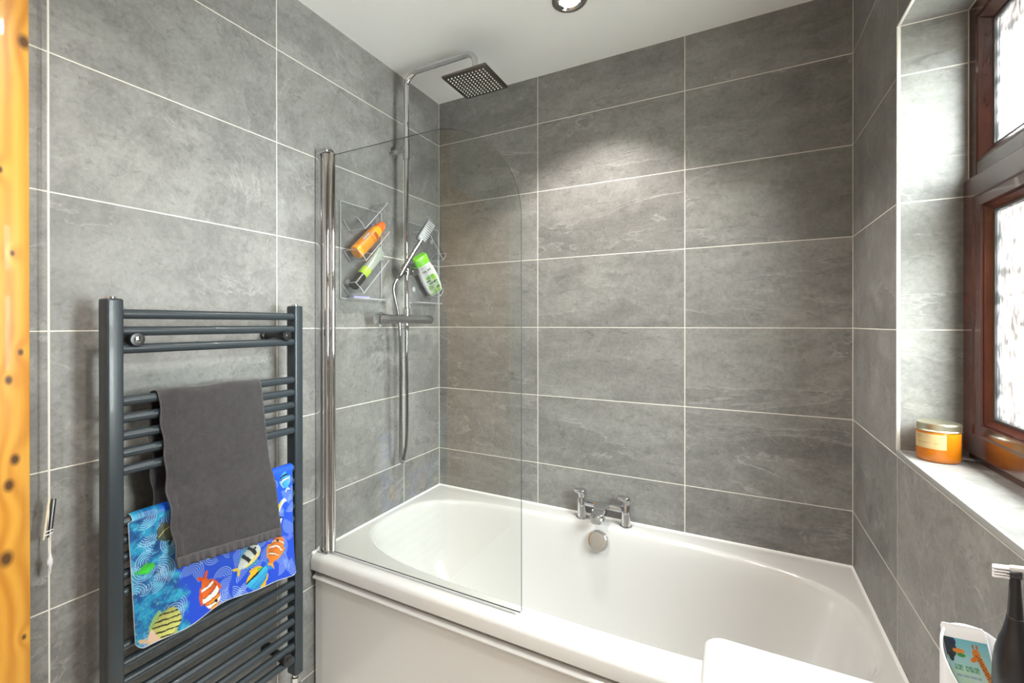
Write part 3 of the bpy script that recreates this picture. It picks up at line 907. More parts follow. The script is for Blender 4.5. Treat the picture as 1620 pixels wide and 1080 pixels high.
# orange bottle
fr = axis_frame((0.050, -0.634, 1.602), (0.050, -0.480, 1.740))
ob = root('lotion_bottle', fr[0], 'orange lotion bottle with orange-red cap lying in the left caddy', 'bottle')
bm = B(); body(bm, fr, [(0.0, 0.020, 0.019), (0.015, 0.0255, 0.022), (0.06, 0.0265, 0.023), (0.60, 0.0265, 0.023), (0.72, 0.024, 0.0215), (0.80, 0.018, 0.017), (0.815, 0.0165, 0.016)])
bo = make('body', bm, M['orange'], ob)
bm = B(); body(bm, fr, [(0.817, 0.0185, 0.018), (0.83, 0.0195, 0.0185), (0.95, 0.0165, 0.016), (1.0, 0.011, 0.011)])
make('cap', bm, M['red_orange'], ob)
def paint_orange(U, V):
    C = np.empty(U.shape + (3,)); C[:] = srgb(250, 152, 20)
    C[(V > 0.84) & (np.abs(U + 0.05) < 0.35)] = srgb(190, 90, 15)
    C[(np.abs(V - 0.70) < 0.05) & (np.abs(U) < 0.5) & (np.sin(V * 190 + U * 9) > 0.2)] = srgb(170, 80, 20)
    C[(np.abs(U - 0.72) < 0.14) & (V > 0.35) & (V < 0.75)] = srgb(215, 205, 195)
    C[(np.abs(U - 0.5) < 0.06) & (V > 0.3) & (V < 0.8)] = srgb(180, 95, 60)
    return C
panel('label', fr, 0.10, 0.62, 0.95, paint_orange, bo, prof=lambda t: (0.0265, 0.023))

# dark-ended green tube
fr = axis_frame((0.050, -0.646, 1.478), (0.050, -0.486, 1.632))
gt = root('wash_tube', fr[0], 'slim grey-green tube with black cap and lime band lying in the left caddy', 'tube')
bm = B(); body(bm, fr, [(0.0, 0.0185, 0.0185), (0.01, 0.0205, 0.0205), (0.26, 0.0205, 0.0205), (0.27, 0.019, 0.019)], p=2)
make('cap', bm, M['black'], gt)
bm = B(); body(bm, fr, [(0.268, 0.0200, 0.0200), (0.275, 0.0208, 0.0208), (0.43, 0.0208, 0.0208), (0.44, 0.0200, 0.0200)], p=2)
tag(make('band', bm, M['olive'], gt), 'lime green band')
bm = B(); body(bm, fr, [(0.435, 0.0205, 0.0205), (0.60, 0.0205, 0.0195), (0.85, 0.0215, 0.012), (0.97, 0.022, 0.004), (1.0, 0.022, 0.003)], p=2)
make('body', bm, M['silver_tube'], gt)

# green and white shampoo bottle
fr = axis_frame((0.056, -0.112, 1.486), (0.056, -0.244, 1.640), math.radians(32))
sb = root('shampoo_bottle', fr[0], 'white shampoo bottle with bright green cap lying in the right caddy', 'bottle')
SEC = [(0.0, 0.029, 0.015), (0.02, 0.034, 0.019), (0.15, 0.040, 0.022), (0.40, 0.043, 0.023), (0.62, 0.040, 0.022), (0.78, 0.033, 0.020), (0.795, 0.0315, 0.019)]
bm = B(); body(bm, fr, SEC, 32, 2.6)
bo = make('body', bm, M['white_plastic'], sb)
bm = B(); body(bm, fr, [(0.797, 0.033, 0.020), (0.81, 0.035, 0.021), (0.985, 0.034, 0.020), (1.0, 0.032, 0.018)], 32, 2.8)
make('cap', bm, M['lime'], sb)
def sprof(t):
    for (t0, w0, d0), (t1, w1, d1) in zip(SEC, SEC[1:]):
        if t <= t1:
            f = (t - t0) / (t1 - t0); return w0 + (w1 - w0) * f, d0 + (d1 - d0) * f
    return SEC[-1][1:]
def paint_shampoo(U, V):
    C = np.empty(U.shape + (3,)); C[:] = srgb(226, 228, 224)
    s = -U
    # lettering, leaves and the pale slice pictured at the foot of the label
    C[(np.abs(V - 0.84) < 0.022) & (s > -0.55) & (s < 0.35) & (np.sin(s * 34) > -0.4)] = srgb(70, 80, 70)
    C[(np.abs(V - 0.79) < 0.012) & (s > -0.3) & (s < 0.3) & (np.sin(s * 60) > 0)] = srgb(120, 130, 115)
    for cs, cv, rs, rv, col in ((0.0, 0.60, 0.36, 0.06, (126, 200, 60)), (0.35, 0.52, 0.30, 0.07, (160, 215, 40)), (-0.25, 0.50, 0.20, 0.035, (90, 150, 60)),
                                (0.15, 0.40, 0.5, 0.03, (60, 120, 40)), (0.1, 0.22, 0.62, 0.15, (206, 222, 190)), (-0.3, 0.26, 0.22, 0.09, (150, 195, 110)),
                                (0.35, 0.15, 0.30, 0.08, (90, 130, 60)), (0.1, 0.10, 0.4, 0.05, (170, 210, 90)), (0.45, 0.30, 0.18, 0.05, (120, 190, 60))):
        C[((s - cs) / rs) ** 2 + ((V - cv) / rv) ** 2 < 1] = srgb(*col)
    C[V < 0.045] = srgb(110, 195, 60)
    return C
panel('label', fr, 0.03, 0.77, 0.86, paint_shampoo, bo, 90, 50, sprof)

# pale lilac sachet on the lower lip of the left caddy
bm = B(); box(bm, (0.012, -0.632, 1.4368), (0.040, -0.545, 1.4428), 0.002)
tag(make('soap_sachet', bm, M['lilac']), 'flat pale lilac sachet on the bottom lip of the left caddy', 'sachet')

# ------------------------------------------------------------------ towel radiator
XF, XB = 0.105, 0.064
YL0, YL1 = -1.4447, -1.4115
YR0, YR1 = -0.9530, -0.9220
rad = root('towel_radiator', (0.08, -1.183, 0.22), 'tall anthracite ladder towel radiator on the left tiled wall', 'radiator')
for y0, y1 in ((YL0, YL1), (YR0, YR1)):
    bm = B(); box(bm, (XB, y0, 0.236), (XF, y1, 1.392), 0.005, 3)
    upr = make('upright', bm, M['anthracite'], rad)
    bm = B(); lathe(bm, [(0.0105, 0.0), (0.0105, 0.004), (0.009, 0.0055), (0.0, 0.006)], ((XF + XB) / 2, (y0 + y1) / 2, 1.3915), n=24)
    tag(make('vent_cap', bm, M['chrome'], upr), 'small chrome vent cap')
BARS = [1.358, 1.319, 1.279, 1.161, 1.122, 1.083, 1.0435, 1.004, 0.8865, 0.8475, 0.808, 0.7685, 0.729, 0.607, 0.5675, 0.527, 0.487, 0.448, 0.4085, 0.369, 0.3295, 0.290]
BXC, BR = 0.0905, 0.0112
bar0 = None
for z in BARS:
    if bar0 is None:
        bm = B(); tube(bm, [(BXC, YL1 - 0.002, z), (BXC, YR0 + 0.002, z)], BR, 20)
        bar0 = make('rail', bm, M['anthracite'], rad); zb = z
    else:
        dup(bar0, (0, 0, z - zb), rad)
for y, z in ((-1.386, 1.300), (-0.9825, 1.300), (-1.386, 0.3115), (-0.9825, 0.3115)):
    bm = B()
    lathe(bm, [(0.017, 0.0006), (0.017, 0.012), (0.011, 0.014), (0.011, 0.070), (0.0155, 0.074), (0.0165, 0.104), (0.0145, 0.108), (0.009, 0.1085)], (0, y, z), (1, 0, 0), 26)
    br = make('wall_bracket', bm, M['black'], rad)
    bm = B(); lathe(bm, [(0.0075, 0.0), (0.0075, 0.002), (0.006, 0.0026)], (0.1083, y, z), (1, 0, 0), 20)
    tag(make('bracket_cap_glint', bm, M['chrome'] if (y < -1.2 and z > 1) else M['black'], br), 'small cap disc, one in chrome as a glint')  # the chrome disc at upper left stands in for a reflected highlight
bm = B()
yv = (YR0 + YR1) / 2; xv = (XF + XB) / 2
lathe(bm, [(0.010, 0.238), (0.010, 0.225), (0.014, 0.223), (0.014, 0.206), (0.011, 0.204), (0.011, 0.196)], (xv, yv, 0), n=6)
lathe(bm, [(0.016, 0.200), (0.016, 0.172), (0.010, 0.168), (0.0075, 0.166), (0.0075, 0.001)], (xv, yv, 0), n=20)
lathe(bm, [(0.0115, 0.0), (0.0115, 0.03), (0.017, 0.032), (0.0185, 0.06), (0.016, 0.064)], (xv, yv, 0.186), (1, 0, 0), 20)
tag(make('valve', bm, M['chrome'], rad), 'chrome radiator valve')
bm = B()
yv = (YL0 + YL1) / 2
lathe(bm, [(0.010, 0.238), (0.010, 0.225), (0.014, 0.223), (0.014, 0.196), (0.016, 0.194), (0.016, 0.172), (0.0075, 0.166), (0.0075, 0.001)], (xv, yv, 0), n=20)
tag(make('valve', bm, M['chrome'], rad), 'chrome radiator valve')

# ------------------------------------------------------------------ printed bath mat over the middle rails
def drape(zr, zf, zb, xr, nf, no, nb):
    """path (x, z, s) up the front, over the rail top and down the back; s counts from the front hem"""
    pts = []
    for i in range(nf): pts.append((BXC + xr, zf + (zr - zf) * i / nf))
    for i in range(no + 1):
        a = PI * i / no
        pts.append((BXC + xr * math.cos(a), zr + xr * math.sin(a)))
    for i in range(1, nb + 1): pts.append((BXC - xr, zr - (zr - zb) * i / nb))
    return pts
rngp = np.random.RandomState(3)
def paint_mat(Y, Z):
    """the print in the plane of the mat: Y, Z in metres"""
    C = np.empty(Y.shape + (3,))
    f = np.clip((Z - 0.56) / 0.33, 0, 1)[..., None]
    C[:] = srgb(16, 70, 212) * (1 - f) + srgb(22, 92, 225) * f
    def nz(sc_, seed, oct_=4):
        r = np.random.RandomState(seed); o = np.zeros(Y.shape); amp = 1.0
        for k in range(oct_):
            for _ in range(5):
                a = r.uniform(0, 2 * PI); w = sc_ * 2 ** k * r.uniform(0.7, 1.3)
                o += amp * np.sin(w * (np.cos(a) * Y + np.sin(a) * Z) + r.uniform(0, 6.3) + 1.3 * np.sin(w * 0.6 * (np.sin(a) * Y - np.cos(a) * Z)))
            amp *= 0.62
        return o / 5
    n1, n2, n3 = nz(55, 1), nz(120, 2), nz(260, 5, 3)
    # coral reef on the left third, ragged edge
    coral = np.clip((-1.292 - 0.10 * (Z - 0.75) - Y + 0.022 * n1 + 0.012 * n2) / 0.02, 0, 1)[..., None]
    reef = srgb(10, 92, 158) + np.clip(n2 * 0.8 + 0.30, 0, 1)[..., None] * (srgb(40, 176, 216) - srgb(10, 92, 158))
    reef = reef + np.clip(n3 * 1.1 - 0.30, 0, 1)[..., None] * (srgb(120, 214, 232) - reef) * 0.7
    reef = reef + np.clip(-n1 * 0.7 - 0.9 * n2 - 0.25, 0, 1)[..., None] * (srgb(6, 46, 96) - reef) * 0.8
    C = C * (1 - coral) + reef * coral
    # pale ripple rings
    for k in range(80):
        cy, cz = rngp.uniform(-1.41, -0.96), rngp.uniform(0.57, 0.90)
        R_ = rngp.uniform(0.016, 0.036); a0 = rngp.uniform(0, 2 * PI); span = rngp.uniform(0.9, 2.2)
        d = np.hypot(Y - cy, Z - cz); an = np.abs((np.arctan2(Z - cz, Y - cy) - a0 + PI) % (2 * PI) - PI)
        m = ((d < R_) & (an < span)) * np.clip(np.cos(2 * PI * d / 0.0050) * 1.6 - 0.5, 0, 1)
        C = C * (1 - 0.75 * m[..., None]) + srgb(190, 222, 255) * (0.75 * m[..., None])
    for k in range(16):
        cy, cz = rngp.uniform(-1.25, -0.97), rngp.uniform(0.58, 0.88); r_ = rngp.uniform(0.006, 0.014)
        m = (np.hypot((Y - cy) / 1.0, (Z - cz) / 0.8) + 0.006 * n2 < r_)
        C[m] = C[m] * 0.6 + srgb(140, 150, 245) * 0.4
    def local(cy, cz, ang, L, H):
        c, s = math.cos(ang), math.sin(ang)
        a = ((Y - cy) * c + (Z - cz) * s) / L; b = (-(Y - cy) * s + (Z - cz) * c) / H
        return a, b
    def put(m, col): C[m] = srgb(*col)
    def fish(cy, cz, ang, L, H, base, edge, bars=(), tail=None, fins=None, face=None, eye=True, wide=0.16):
        """a = 1 at the mouth, -1 at the tail root; body deepest behind the head and tapering to the tail"""
        a, b = local(cy, cz, ang, L, H)
        a = a + 0.035 * n2; b = b + 0.05 * n3
        prof = np.sqrt(np.clip(1 - a * a, 0, 1)) * (0.80 + 0.26 * a - 0.10 * a * a) + 0.10 * (np.abs(a) < 1)
        tl = (a < -0.86) & (a > -1.34) & (np.abs(b) < 0.14 + (-0.86 - a) * 1.15) & (np.abs(b) > (-1.12 - a) * 1.6)
        put(tl, tail or base)
        C[tl & (np.sin(b * 34) > 0.3)] *= 0.72
        fn = (np.abs(b) < prof * 1.34 + 0.03 * np.sin(a * 40)) & (a < 0.30) & (a > -0.72)
        put(fn, fins or base)
        C[fn & (np.sin(a * 46) > 0.3)] *= 0.75
        bd = (np.abs(b) < prof) & (np.abs(a) < 1)
        put(bd, base)
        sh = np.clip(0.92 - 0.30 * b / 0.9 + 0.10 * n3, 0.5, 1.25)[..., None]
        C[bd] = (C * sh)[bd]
        rim = bd & (np.abs(b) > prof * 0.90)
        C[rim] = C[rim] * 0.55 + srgb(*edge) * 0.45
        if face: put(bd & (a > 0.50), face)
        for (p0, w_, col) in bars:
            q = np.abs(a - p0 - 0.16 * (1 - b * b) + 0.03 * n2)
            put(bd & (q < w_ + 0.035), (24, 18, 20)); put(bd & (q < w_), col)
        if eye:
            put(((a - 0.70) ** 2 + (b * H / L - 0.13) ** 2) < 0.010, (15, 12, 12))
        return a, b, bd
    # clownfish, nose down
    fish(-1.2255, 0.641, math.radians(-72), 0.043, 0.024, (240, 104, 16), (30, 20, 20), ((-0.55, 0.10, (250, 240, 235)), (0.10, 0.16, (250, 240, 235)), (0.62, 0.07, (250, 240, 235))), (235, 84, 12), (236, 92, 16), (255, 150, 20))
    # orange fish with pale stripes
    fish(-1.0325, 0.671, math.radians(60), 0.036, 0.027, (244, 128, 26), (220, 90, 20), ((-0.45, 0.05, (255, 214, 190)), (0.05, 0.08, (255, 226, 205)), (0.5, 0.05, (255, 214, 190))), (246, 170, 40), (240, 150, 30))
    # turquoise fish with a yellow and black back
    a, b, bd = fish(-1.0905, 0.618, math.radians(-150), 0.032, 0.029, (60, 186, 232), (20, 90, 190), (), (30, 140, 220), (236, 190, 30), eye=False)
    put(bd & (b < -0.30), (28, 22, 16)); put(bd & (b < -0.50), (240, 190, 24)); put(bd & (b < -0.4) & (a < -0.3), (110, 196, 60))
    put(bd & (np.abs(b - 0.25) < 0.06), (36, 140, 220)); put(bd & (np.abs(b - 0.6) < 0.06), (30, 120, 215))
    # black, white and yellow fish by the towel hem
    a, b, bd = fish(-1.115, 0.684, math.radians(35), 0.036, 0.026, (222, 226, 220), (20, 40, 60), ((-0.3, 0.10, (22, 34, 44)), (0.35, 0.08, (22, 34, 44))), (236, 204, 70), (70, 160, 200))
    put(bd & (b < -0.45), (238, 220, 130))
    # pale yellow butterfly fish with black stripes
    a, b, bd = fish(-1.337, 0.622, math.radians(28), 0.038, 0.033, (206, 206, 110), (96, 120, 90), (), (224, 196, 160), (150, 190, 120), eye=False)
    put(bd & (((a * 0.7 + b * 0.75) % 0.36) < 0.10), (30, 34, 26)); put(bd & (a < -0.55), (230, 196, 168))
    # small ones: green, crescent, blue and dark
    fish(-1.372, 0.7705, 0.1, 0.018, 0.010, (60, 205, 60), (30, 150, 60), (), eye=False)
    a, b = local(-1.010, 0.776, math.radians(66), 0.036, 0.017)
    put((a * a + b * b < 1) & ~((a ** 2 + (b + 0.55) ** 2) < 0.62), (232, 236, 226))
    put((a * a + b * b < 1) & (b > 0.45), (226, 206, 70)); put((a * a + b * b < 1) & (a < -0.45) & (b < 0.25), (24, 40, 60))
    put((a < -0.55) & (a > -1.0) & (np.abs(b) < 0.8) & (np.abs(b) > 0.4), (235, 240, 240))
    fish(-0.993, 0.861, math.radians(105), 0.026, 0.015, (70, 178, 238), (20, 40, 80), ((0.0, 0.10, (235, 240, 245)), (0.5, 0.06, (20, 30, 50))), (240, 246, 250), (150, 210, 245))
    fish(-1.328, 0.838, math.radians(120), 0.024, 0.018, (96, 104, 86), (40, 52, 50), ((0.1, 0.08, (186, 176, 120)),), (60, 80, 80), (70, 90, 84), eye=False)
    return C
mat_o = root('bath_mat', (BXC, -1.184, 0.8865), 'blue vinyl bath mat printed with tropical fish draped over the radiator', 'bath mat')
NF = 270
pth = drape(0.8865, 0.590, 0.545, BR + 0.0042, NF, 12, 26)
NY = 400
P = np.zeros((len(pth), NY, 3)); YY = np.zeros((len(pth), NY)); ZZ = np.zeros_like(YY)
zr = 0.8865
L_front = zr - 0.590
for i, (x, z) in enumerate(pth):
    for j in range(NY):
        u = j / (NY - 1)
        y = -1.403 + 0.437 * u
        front = i < NF + 1
        hang = max(0.0, (zr - z) / L_front)
        zz = z; xx = x
        if front:
            hem = 0.003 + 0.012 * math.sin(u * PI) ** 2 - 0.020 * u + 0.004 * math.sin(u * 17)
            cor = max(0.0, 1 - u / 0.045) ** 2 * 0.018 + max(0.0, 1 - (1 - u) / 0.03) ** 2 * 0.008
            zz = zr - (zr - z) * (L_front - hem - cor) / L_front if z < zr else z
            xx = x + hang * (0.006 + 0.005 * math.sin(u * 9.0 + 0.6)) + 0.012 * hang ** 6 * abs(math.sin(u * 5))
            yy = y - 0.003 * (1 - u) + 0.010 * hang * (1 - u)
        else:
            yy = y + 0.006 + 0.028 * hang * (1 - u)
            cor = max(0.0, 1 - u / 0.07) ** 2 * 0.030
            zz = z + (zr - z) * cor / 0.34 * 1.0 + 0.012 * u * hang
            xx = x - 0.004 * hang * (1 + math.sin(u * 7))
        P[i, j] = (xx, yy, zz); YY[i, j] = yy; ZZ[i, j] = zz if front else 1.5
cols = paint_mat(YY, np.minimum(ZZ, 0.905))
# white edge of the vinyl all round
cols[:2, :] = srgb(226, 232, 240); cols[:, :1] = srgb(200, 218, 232); cols[:, -1:] = srgb(60, 110, 210)
front_n = NF + 10
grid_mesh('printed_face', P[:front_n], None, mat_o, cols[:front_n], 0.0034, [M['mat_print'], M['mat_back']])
grid_mesh('back_fall', P[front_n - 1:], None, mat_o, None, 0.0032, [M['mat_back']], flip=True)

# ------------------------------------------------------------------ charcoal towel over the upper rails
tw = root('hand_towel', (BXC, -1.205, 1.161), 'charcoal cotton hand towel with a frilled hem hanging over the radiator', 'towel')
pth = drape(1.161, 0.750, 0.80, BR + 0.0045, 90, 14, 60)
NY = 90
P = np.zeros((len(pth), NY, 3))
for i, (x, z) in enumerate(pth):
    front = i < 98
    hang = max(0.0, (1.161 - z) / 0.411)
    for j in range(NY):
        u = j / (NY - 1)
        fold = math.sin(u * 8 + hang * 3.0) * 0.5 + math.sin(u * 19 - hang * 5) * 0.25
        edge_l = 0.0022 * math.sin(hang * 30) * max(0, 1 - u / 0.08)
        if front:
            y = -1.341 + 0.268 * u + hang * (0.026 + 0.020 * u) + edge_l + 0.006 * hang * math.sin(hang * 6) * (1 - u)
            hem = -0.016 * (1 - u) * -1 - 0.020 * u + 0.004 * math.sin(u * 6)
            zz = 1.161 - (1.161 - z) * (1 + (0.020 * u - 0.018 * (1 - u)) / 0.411) if z < 1.161 else z + 0.0015 * math.sin(u * 11)
            over_mat = min(1.0, max(0.0, (0.935 - zz) / 0.06))
            xx = x + 0.0035 * fold * hang + 0.016 * over_mat * 1.0 + 0.004 * hang + 0.014 * hang * hang * 0.5 + (0.006 * hang * math.sin(hang * 22) * 0.5 if u < 0.06 else 0)
        else:
            y = -1.346 + 0.262 * u + 0.012 * hang + 0.004 * math.sin(hang * 24) * max(0, 1 - u / 0.1)
            zz = z
            xx = x - 0.006 * hang + 0.0025 * fold * hang
        P[i, j] = (xx, y, zz)
cloth = grid_mesh('cloth', P, M['towel'], tw, None, 0.0026, flip=True)
# stitched edges down both sides and a frilled strip at the foot
for k_, r_ in ((0, 0.0021), (-1, 0.0017)):
    bm = B(); tube(bm, [Vector(P[i, k_]) for i in range(0, len(pth), 2)], r_, 6)
    tag(make('side_hem', bm, M['hem'], tw, 180), 'paler stitched hem')
nf, nh = 150, 6
Q = np.zeros((nh, nf, 3))
for j in range(nf):
    u = j / (nf - 1)
    k = u * (NY - 1); k0 = int(min(k, NY - 2)); f = k - k0
    p = P[0, k0] * (1 - f) + P[0, k0 + 1] * f
    for i in range(nh):
        t = i / (nh - 1)
        rip = math.sin(u * 92 + 0.8 * math.sin(u * 31)) * 0.0042 + math.sin(u * 47) * 0.002
        Q[i, j] = p + np.array([0.0012 + rip * t + 0.002, 0.0, 0.010 - 0.024 * t - 0.0025 * abs(math.sin(u * 60)) * t])
grid_mesh('frilled_hem', Q, M['hem'], tw, None, 0.0018, flip=False)

# ------------------------------------------------------------------ pull cord and the clip hooked over it
pc = root('pull_cord', (0.030, -1.517, CEIL), 'thin white ceiling pull cord with a small knob by the pine post', 'cord')
bm = B(); tube(bm, [(0.030, -1.517, CEIL), (0.030, -1.517, 1.3), (0.030, -1.5172, 0.98), (0.0315, -1.5155, 0.93), (0.031, -1.5165, 0.848)], 0.0015, 8)
make('string', bm, M['cord'], pc)
bm = B(); lathe(bm, [(0.0016, 0.046), (0.0032, 0.036), (0.0052, 0.030), (0.0052, 0.022), (0.0030, 0.016), (0.0016, 0.002), (0.0008, 0.0)], (0.031, -1.5165, 0.806), n=16)
make('cord_knob', bm, M['white_plastic'], pc)
bm = B(); lathe(bm, [(0.040, -0.0005), (0.040, -0.018), (0.034, -0.024), (0.008, -0.026)], (0.030, -1.517, CEIL), n=28)
make('ceiling_switch', bm, M['white_plastic'], pc)
cl = root('hair_clip', (0.036, -1.520, 0.885), 'slim cream and black hair clip hooked on the white pull cord', 'hair clip')
def stick(name, a, b, m, w=0.0034):
    a, b = Vector(a), Vector(b); d = (b - a); L = d.length; d.normalize()
    X = Vector((1, 0, 0)); s = d.cross(X).normalized()
    bm = B(); obox(bm, (a + b) / 2, d, s, X, (L / 2, w / 2, 0.0016), 0.0008)
    return make(name, bm, m, cl)
stick('prong', (0.036, -1.5195, 0.966), (0.036, -1.5285, 0.884), M['cream'])
stick('prong', (0.036, -1.5145, 0.966), (0.036, -1.5215, 0.886), M['black'], 0.0028)
stick('prong', (0.036, -1.5085, 0.964), (0.036, -1.5155, 0.897), M['black'], 0.0026)
stick('pin', (0.0365, -1.5115, 0.962), (0.0365, -1.5185, 0.893), M['white_plastic'], 0.0016)
stick('cross_bar', (0.0372, -1.5285, 0.8915), (0.0372, -1.5135, 0.8945), M['white_plastic'], 0.0022)
stick('cross_bar', (0.0372, -1.528, 0.8990), (0.0372, -1.513, 0.9015), M['white_plastic'], 0.0018)

# ------------------------------------------------------------------ candle jar on the sill
JC = Vector((1.694, -0.543, WZ0)); JR = 0.0365
jar = root('candle_jar', JC, 'amber glass candle jar with a pale gold tin lid on the window sill', 'candle')
bm = B(); lathe(bm, [(0.028, 0.0), (0.0335, 0.0012), (0.0358, 0.005), (JR, 0.010), (JR, 0.066), (0.0345, 0.070), (0.0335, 0.0725)], JC, n=48)
jg = make('jar_glass', bm, M['amber'], jar)
bm = B(); lathe(bm, [(0.0336, 0.0665), (JR + 0.0012, 0.067), (JR + 0.0016, 0.0685), (JR + 0.0004, 0.0705), (JR + 0.0010, 0.0735), (JR + 0.0002, 0.0765), (JR + 0.0010, 0.0795), (JR, 0.0840), (JR - 0.0025, 0.0855), (JR - 0.0045, 0.0845), (0.0, 0.0845)], JC, n=48)
make('lid', bm, M['gold'], jar)
# paper label wrapped round the side that faces the bath
nu, nv = 80, 50
P = np.zeros((nv, nu, 3)); U = np.zeros((nv, nu)); V = np.zeros((nv, nu))
ac = math.atan2(-1.93 - JC.y, 1.30 - JC.x)
for i in range(nv):
    for j in range(nu):
        a = ac - 1.35 + (0.36 + 1.35) * j / (nu - 1)
        P[i, j] = (JC.x + (JR + 0.0004) * math.cos(a), JC.y + (JR + 0.0004) * math.sin(a), JC.z + 0.0300 + 0.0320 * i / (nv - 1)); U[i, j] = j / (nu - 1); V[i, j] = i / (nv - 1)
C = np.empty(U.shape + (3,)); C[:] = srgb(214, 186, 132)
dark = srgb(150, 118, 76)
C[(np.abs(V - 0.80) < 0.03) & (U < 0.34) & (U > 0.12) & (np.sin(U * 150) > -0.3)] = dark
C[(np.abs(V - 0.66) < 0.025) & (U < 0.30) & (U > 0.12) & (np.sin(U * 170) > -0.2)] = dark
C[(np.abs(V - 0.38) < 0.022) & (U > 0.12) & (U < 0.82) & (np.sin(U * 210) > -0.3) & (np.abs(U - 0.63) > 0.04)] = dark
grid_mesh('label', P, M['label'], jg, C)

# ------------------------------------------------------------------ washbasin with its cabinet
BZ = 0.842
WX0, WX1, WYa, WYb = 1.2585, RX - 0.004, -1.620, -1.108
def rrect(x0, x1, y0, y1, r, z, n=8):
    out = []
    for cx, cy, a0 in ((x1 - r, y1 - r, 0), (x0 + r, y1 - r, PI / 2), (x0 + r, y0 + r, PI), (x1 - r, y0 + r, 1.5 * PI)):
        for k in range(n + 1):
            a = a0 + PI / 2 * k / n
            out.append(Vector((cx + r * math.cos(a), cy + r * math.sin(a), z)))
    return out
basin = root('washbasin', (1.45, -1.364, BZ - 0.14), 'glossy white rectangular washbasin with rounded corners at the lower right', 'washbasin')
bm = B()
ix0, ix1, iy0, iy1 = 1.300, 1.492, -1.578, -1.146
loft(bm, [rrect(WX0 + 0.030, WX1, WYa + 0.03, WYb - 0.03, 0.03, BZ - 0.135), rrect(WX0 + 0.008, WX1, WYa + 0.008, WYb - 0.008, 0.03, BZ - 0.05),
          rrect(WX0, WX1, WYa, WYb, 0.028, BZ - 0.03), rrect(WX0, WX1, WYa, WYb, 0.028, BZ - 0.008), rrect(WX0 + 0.002, WX1 - 0.001, WYa + 0.002, WYb - 0.002, 0.026, BZ - 0.003),
          rrect(WX0 + 0.007, WX1 - 0.002, WYa + 0.007, WYb - 0.007, 0.022, BZ), rrect(ix0 - 0.008, ix1 + 0.006, iy0 - 0.008, iy1 + 0.008, 0.040, BZ - 0.0008),
          rrect(ix0 - 0.002, ix1, iy0 - 0.002, iy1 + 0.002, 0.040, BZ - 0.004), rrect(ix0 + 0.003, ix1 - 0.004, iy0 + 0.003, iy1 - 0.004, 0.042, BZ - 0.012),
          rrect(ix0 + 0.010, ix1 - 0.010, iy0 + 0.012, iy1 - 0.030, 0.045, BZ - 0.06), rrect(ix0 + 0.03, ix1 - 0.03, iy0 + 0.04, iy1 - 0.07, 0.04, BZ - 0.105),
          rrect(ix0 + 0.07, ix1 - 0.07, iy0 + 0.12, iy1 - 0.16, 0.02, BZ - 0.112)])
make('bowl', bm, M['ceramic'], basin, 40)
bm = B(); lathe(bm, [(0.020, 0), (0.020, 0.003), (0.014, 0.0045), (0.0, 0.005)], (1.396, -1.382, BZ - 0.1125), n=24)
make('waste', bm, M['chrome'], basin)
van = root('vanity_cabinet', (1.46, -1.364, 0), 'white vanity cabinet under the washbasin', 'cabinet')
bm = B(); box(bm, (1.300, -1.580, 0.0), (RX - 0.004, -1.148, BZ - 0.136), 0.002)
make('carcass', bm, M['white_plastic'], van)
for y0, y1 in ((-1.579, -1.366), (-1.362, -1.149)):
    bm = B(); box(bm, (1.283, y0, 0.06), (1.2995, y1, BZ - 0.145), 0.002)
    d = make('door', bm, M['white_plastic'], van)
    ym = y1 - 0.02 if y1 < -1.3 else y0 + 0.02
    bm = B(); tube(bm, [(1.284, ym, 0.50), (1.268, ym, 0.50), (1.268, ym, 0.60), (1.284, ym, 0.60)], 0.004, 10)
    make('handle', bm, M['chrome'], d)

# ------------------------------------------------------------------ white beaker with a tube, and the toothbrush
CC = Vector((1.5455, -1.190, BZ)); CR = 0.0315
cup = root('beaker', CC, 'white slant-topped plastic beaker on the washbasin holding a printed packet', 'beaker')
bm = B(); n = 48
def cup_loop(r, z, slant=False):
    out = []
    for k in range(n):
        a = 2 * PI * k / n
        x, y = r * math.cos(a), r * math.sin(a)
        zz = z
        if slant:
            # high at the back, cut away towards the front
            s = (x * 0.08 - y * 0.997) / CR
            zz = z + 0.004 - 0.066 * (0.5 + 0.5 * s) ** 1.5
        out.append(CC + Vector((x, y, zz)))
    return out
loft(bm, [cup_loop(CR - 0.003, 0.0), cup_loop(CR - 0.0005, 0.002), cup_loop(CR, 0.006), cup_loop(CR, 0.1245, True), cup_loop(CR - 0.0008, 0.1258, True), cup_loop(CR - 0.0022, 0.1245, True), cup_loop(CR - 0.0024, 0.006), cup_loop(CR - 0.006, 0.004)])
make('cup', bm, M['white_plastic'], cup, 40)

# printed packet leaning in the beaker
pk = root('printed_packet', CC + Vector((0, 0, 0.01)), 'white packet printed with a giraffe and a toucan standing in the white beaker', 'packet')
vdir = Vector((CC.x - 1.30, CC.y + 1.93, 0)).normalized()
side = Vector((vdir.y, -vdir.x, 0))                      # to the right as seen from the room
upv = (Vector((0, 0, 1)) + side * -0.20 + vdir * 0.16).normalized()
side = (side - upv * side.dot(upv)).normalized()
nrm = side.cross(upv).normalized()
if nrm.dot(vdir) > 0: nrm = -nrm
pb = CC + Vector((0, 0, 0.012)) + side * 0.010 + vdir * -0.004
PW, PH = 0.0190, 0.1225
bm = B()
loft(bm, [[pb + side * (sx * w) + nrm * (sn * t) + upv * h for sx, sn in ((-1, -1), (1, -1), (1, 1), (-1, 1))]
          for h, w, t in ((0.0, PW * 0.92, 0.006), (0.05, PW, 0.006), (PH - 0.012, PW, 0.005), (PH - 0.003, PW * 0.98, 0.0016), (PH, PW * 0.90, 0.0010))])
pbody = make('packet_body', bm, M['white_plastic'], pk, 40)
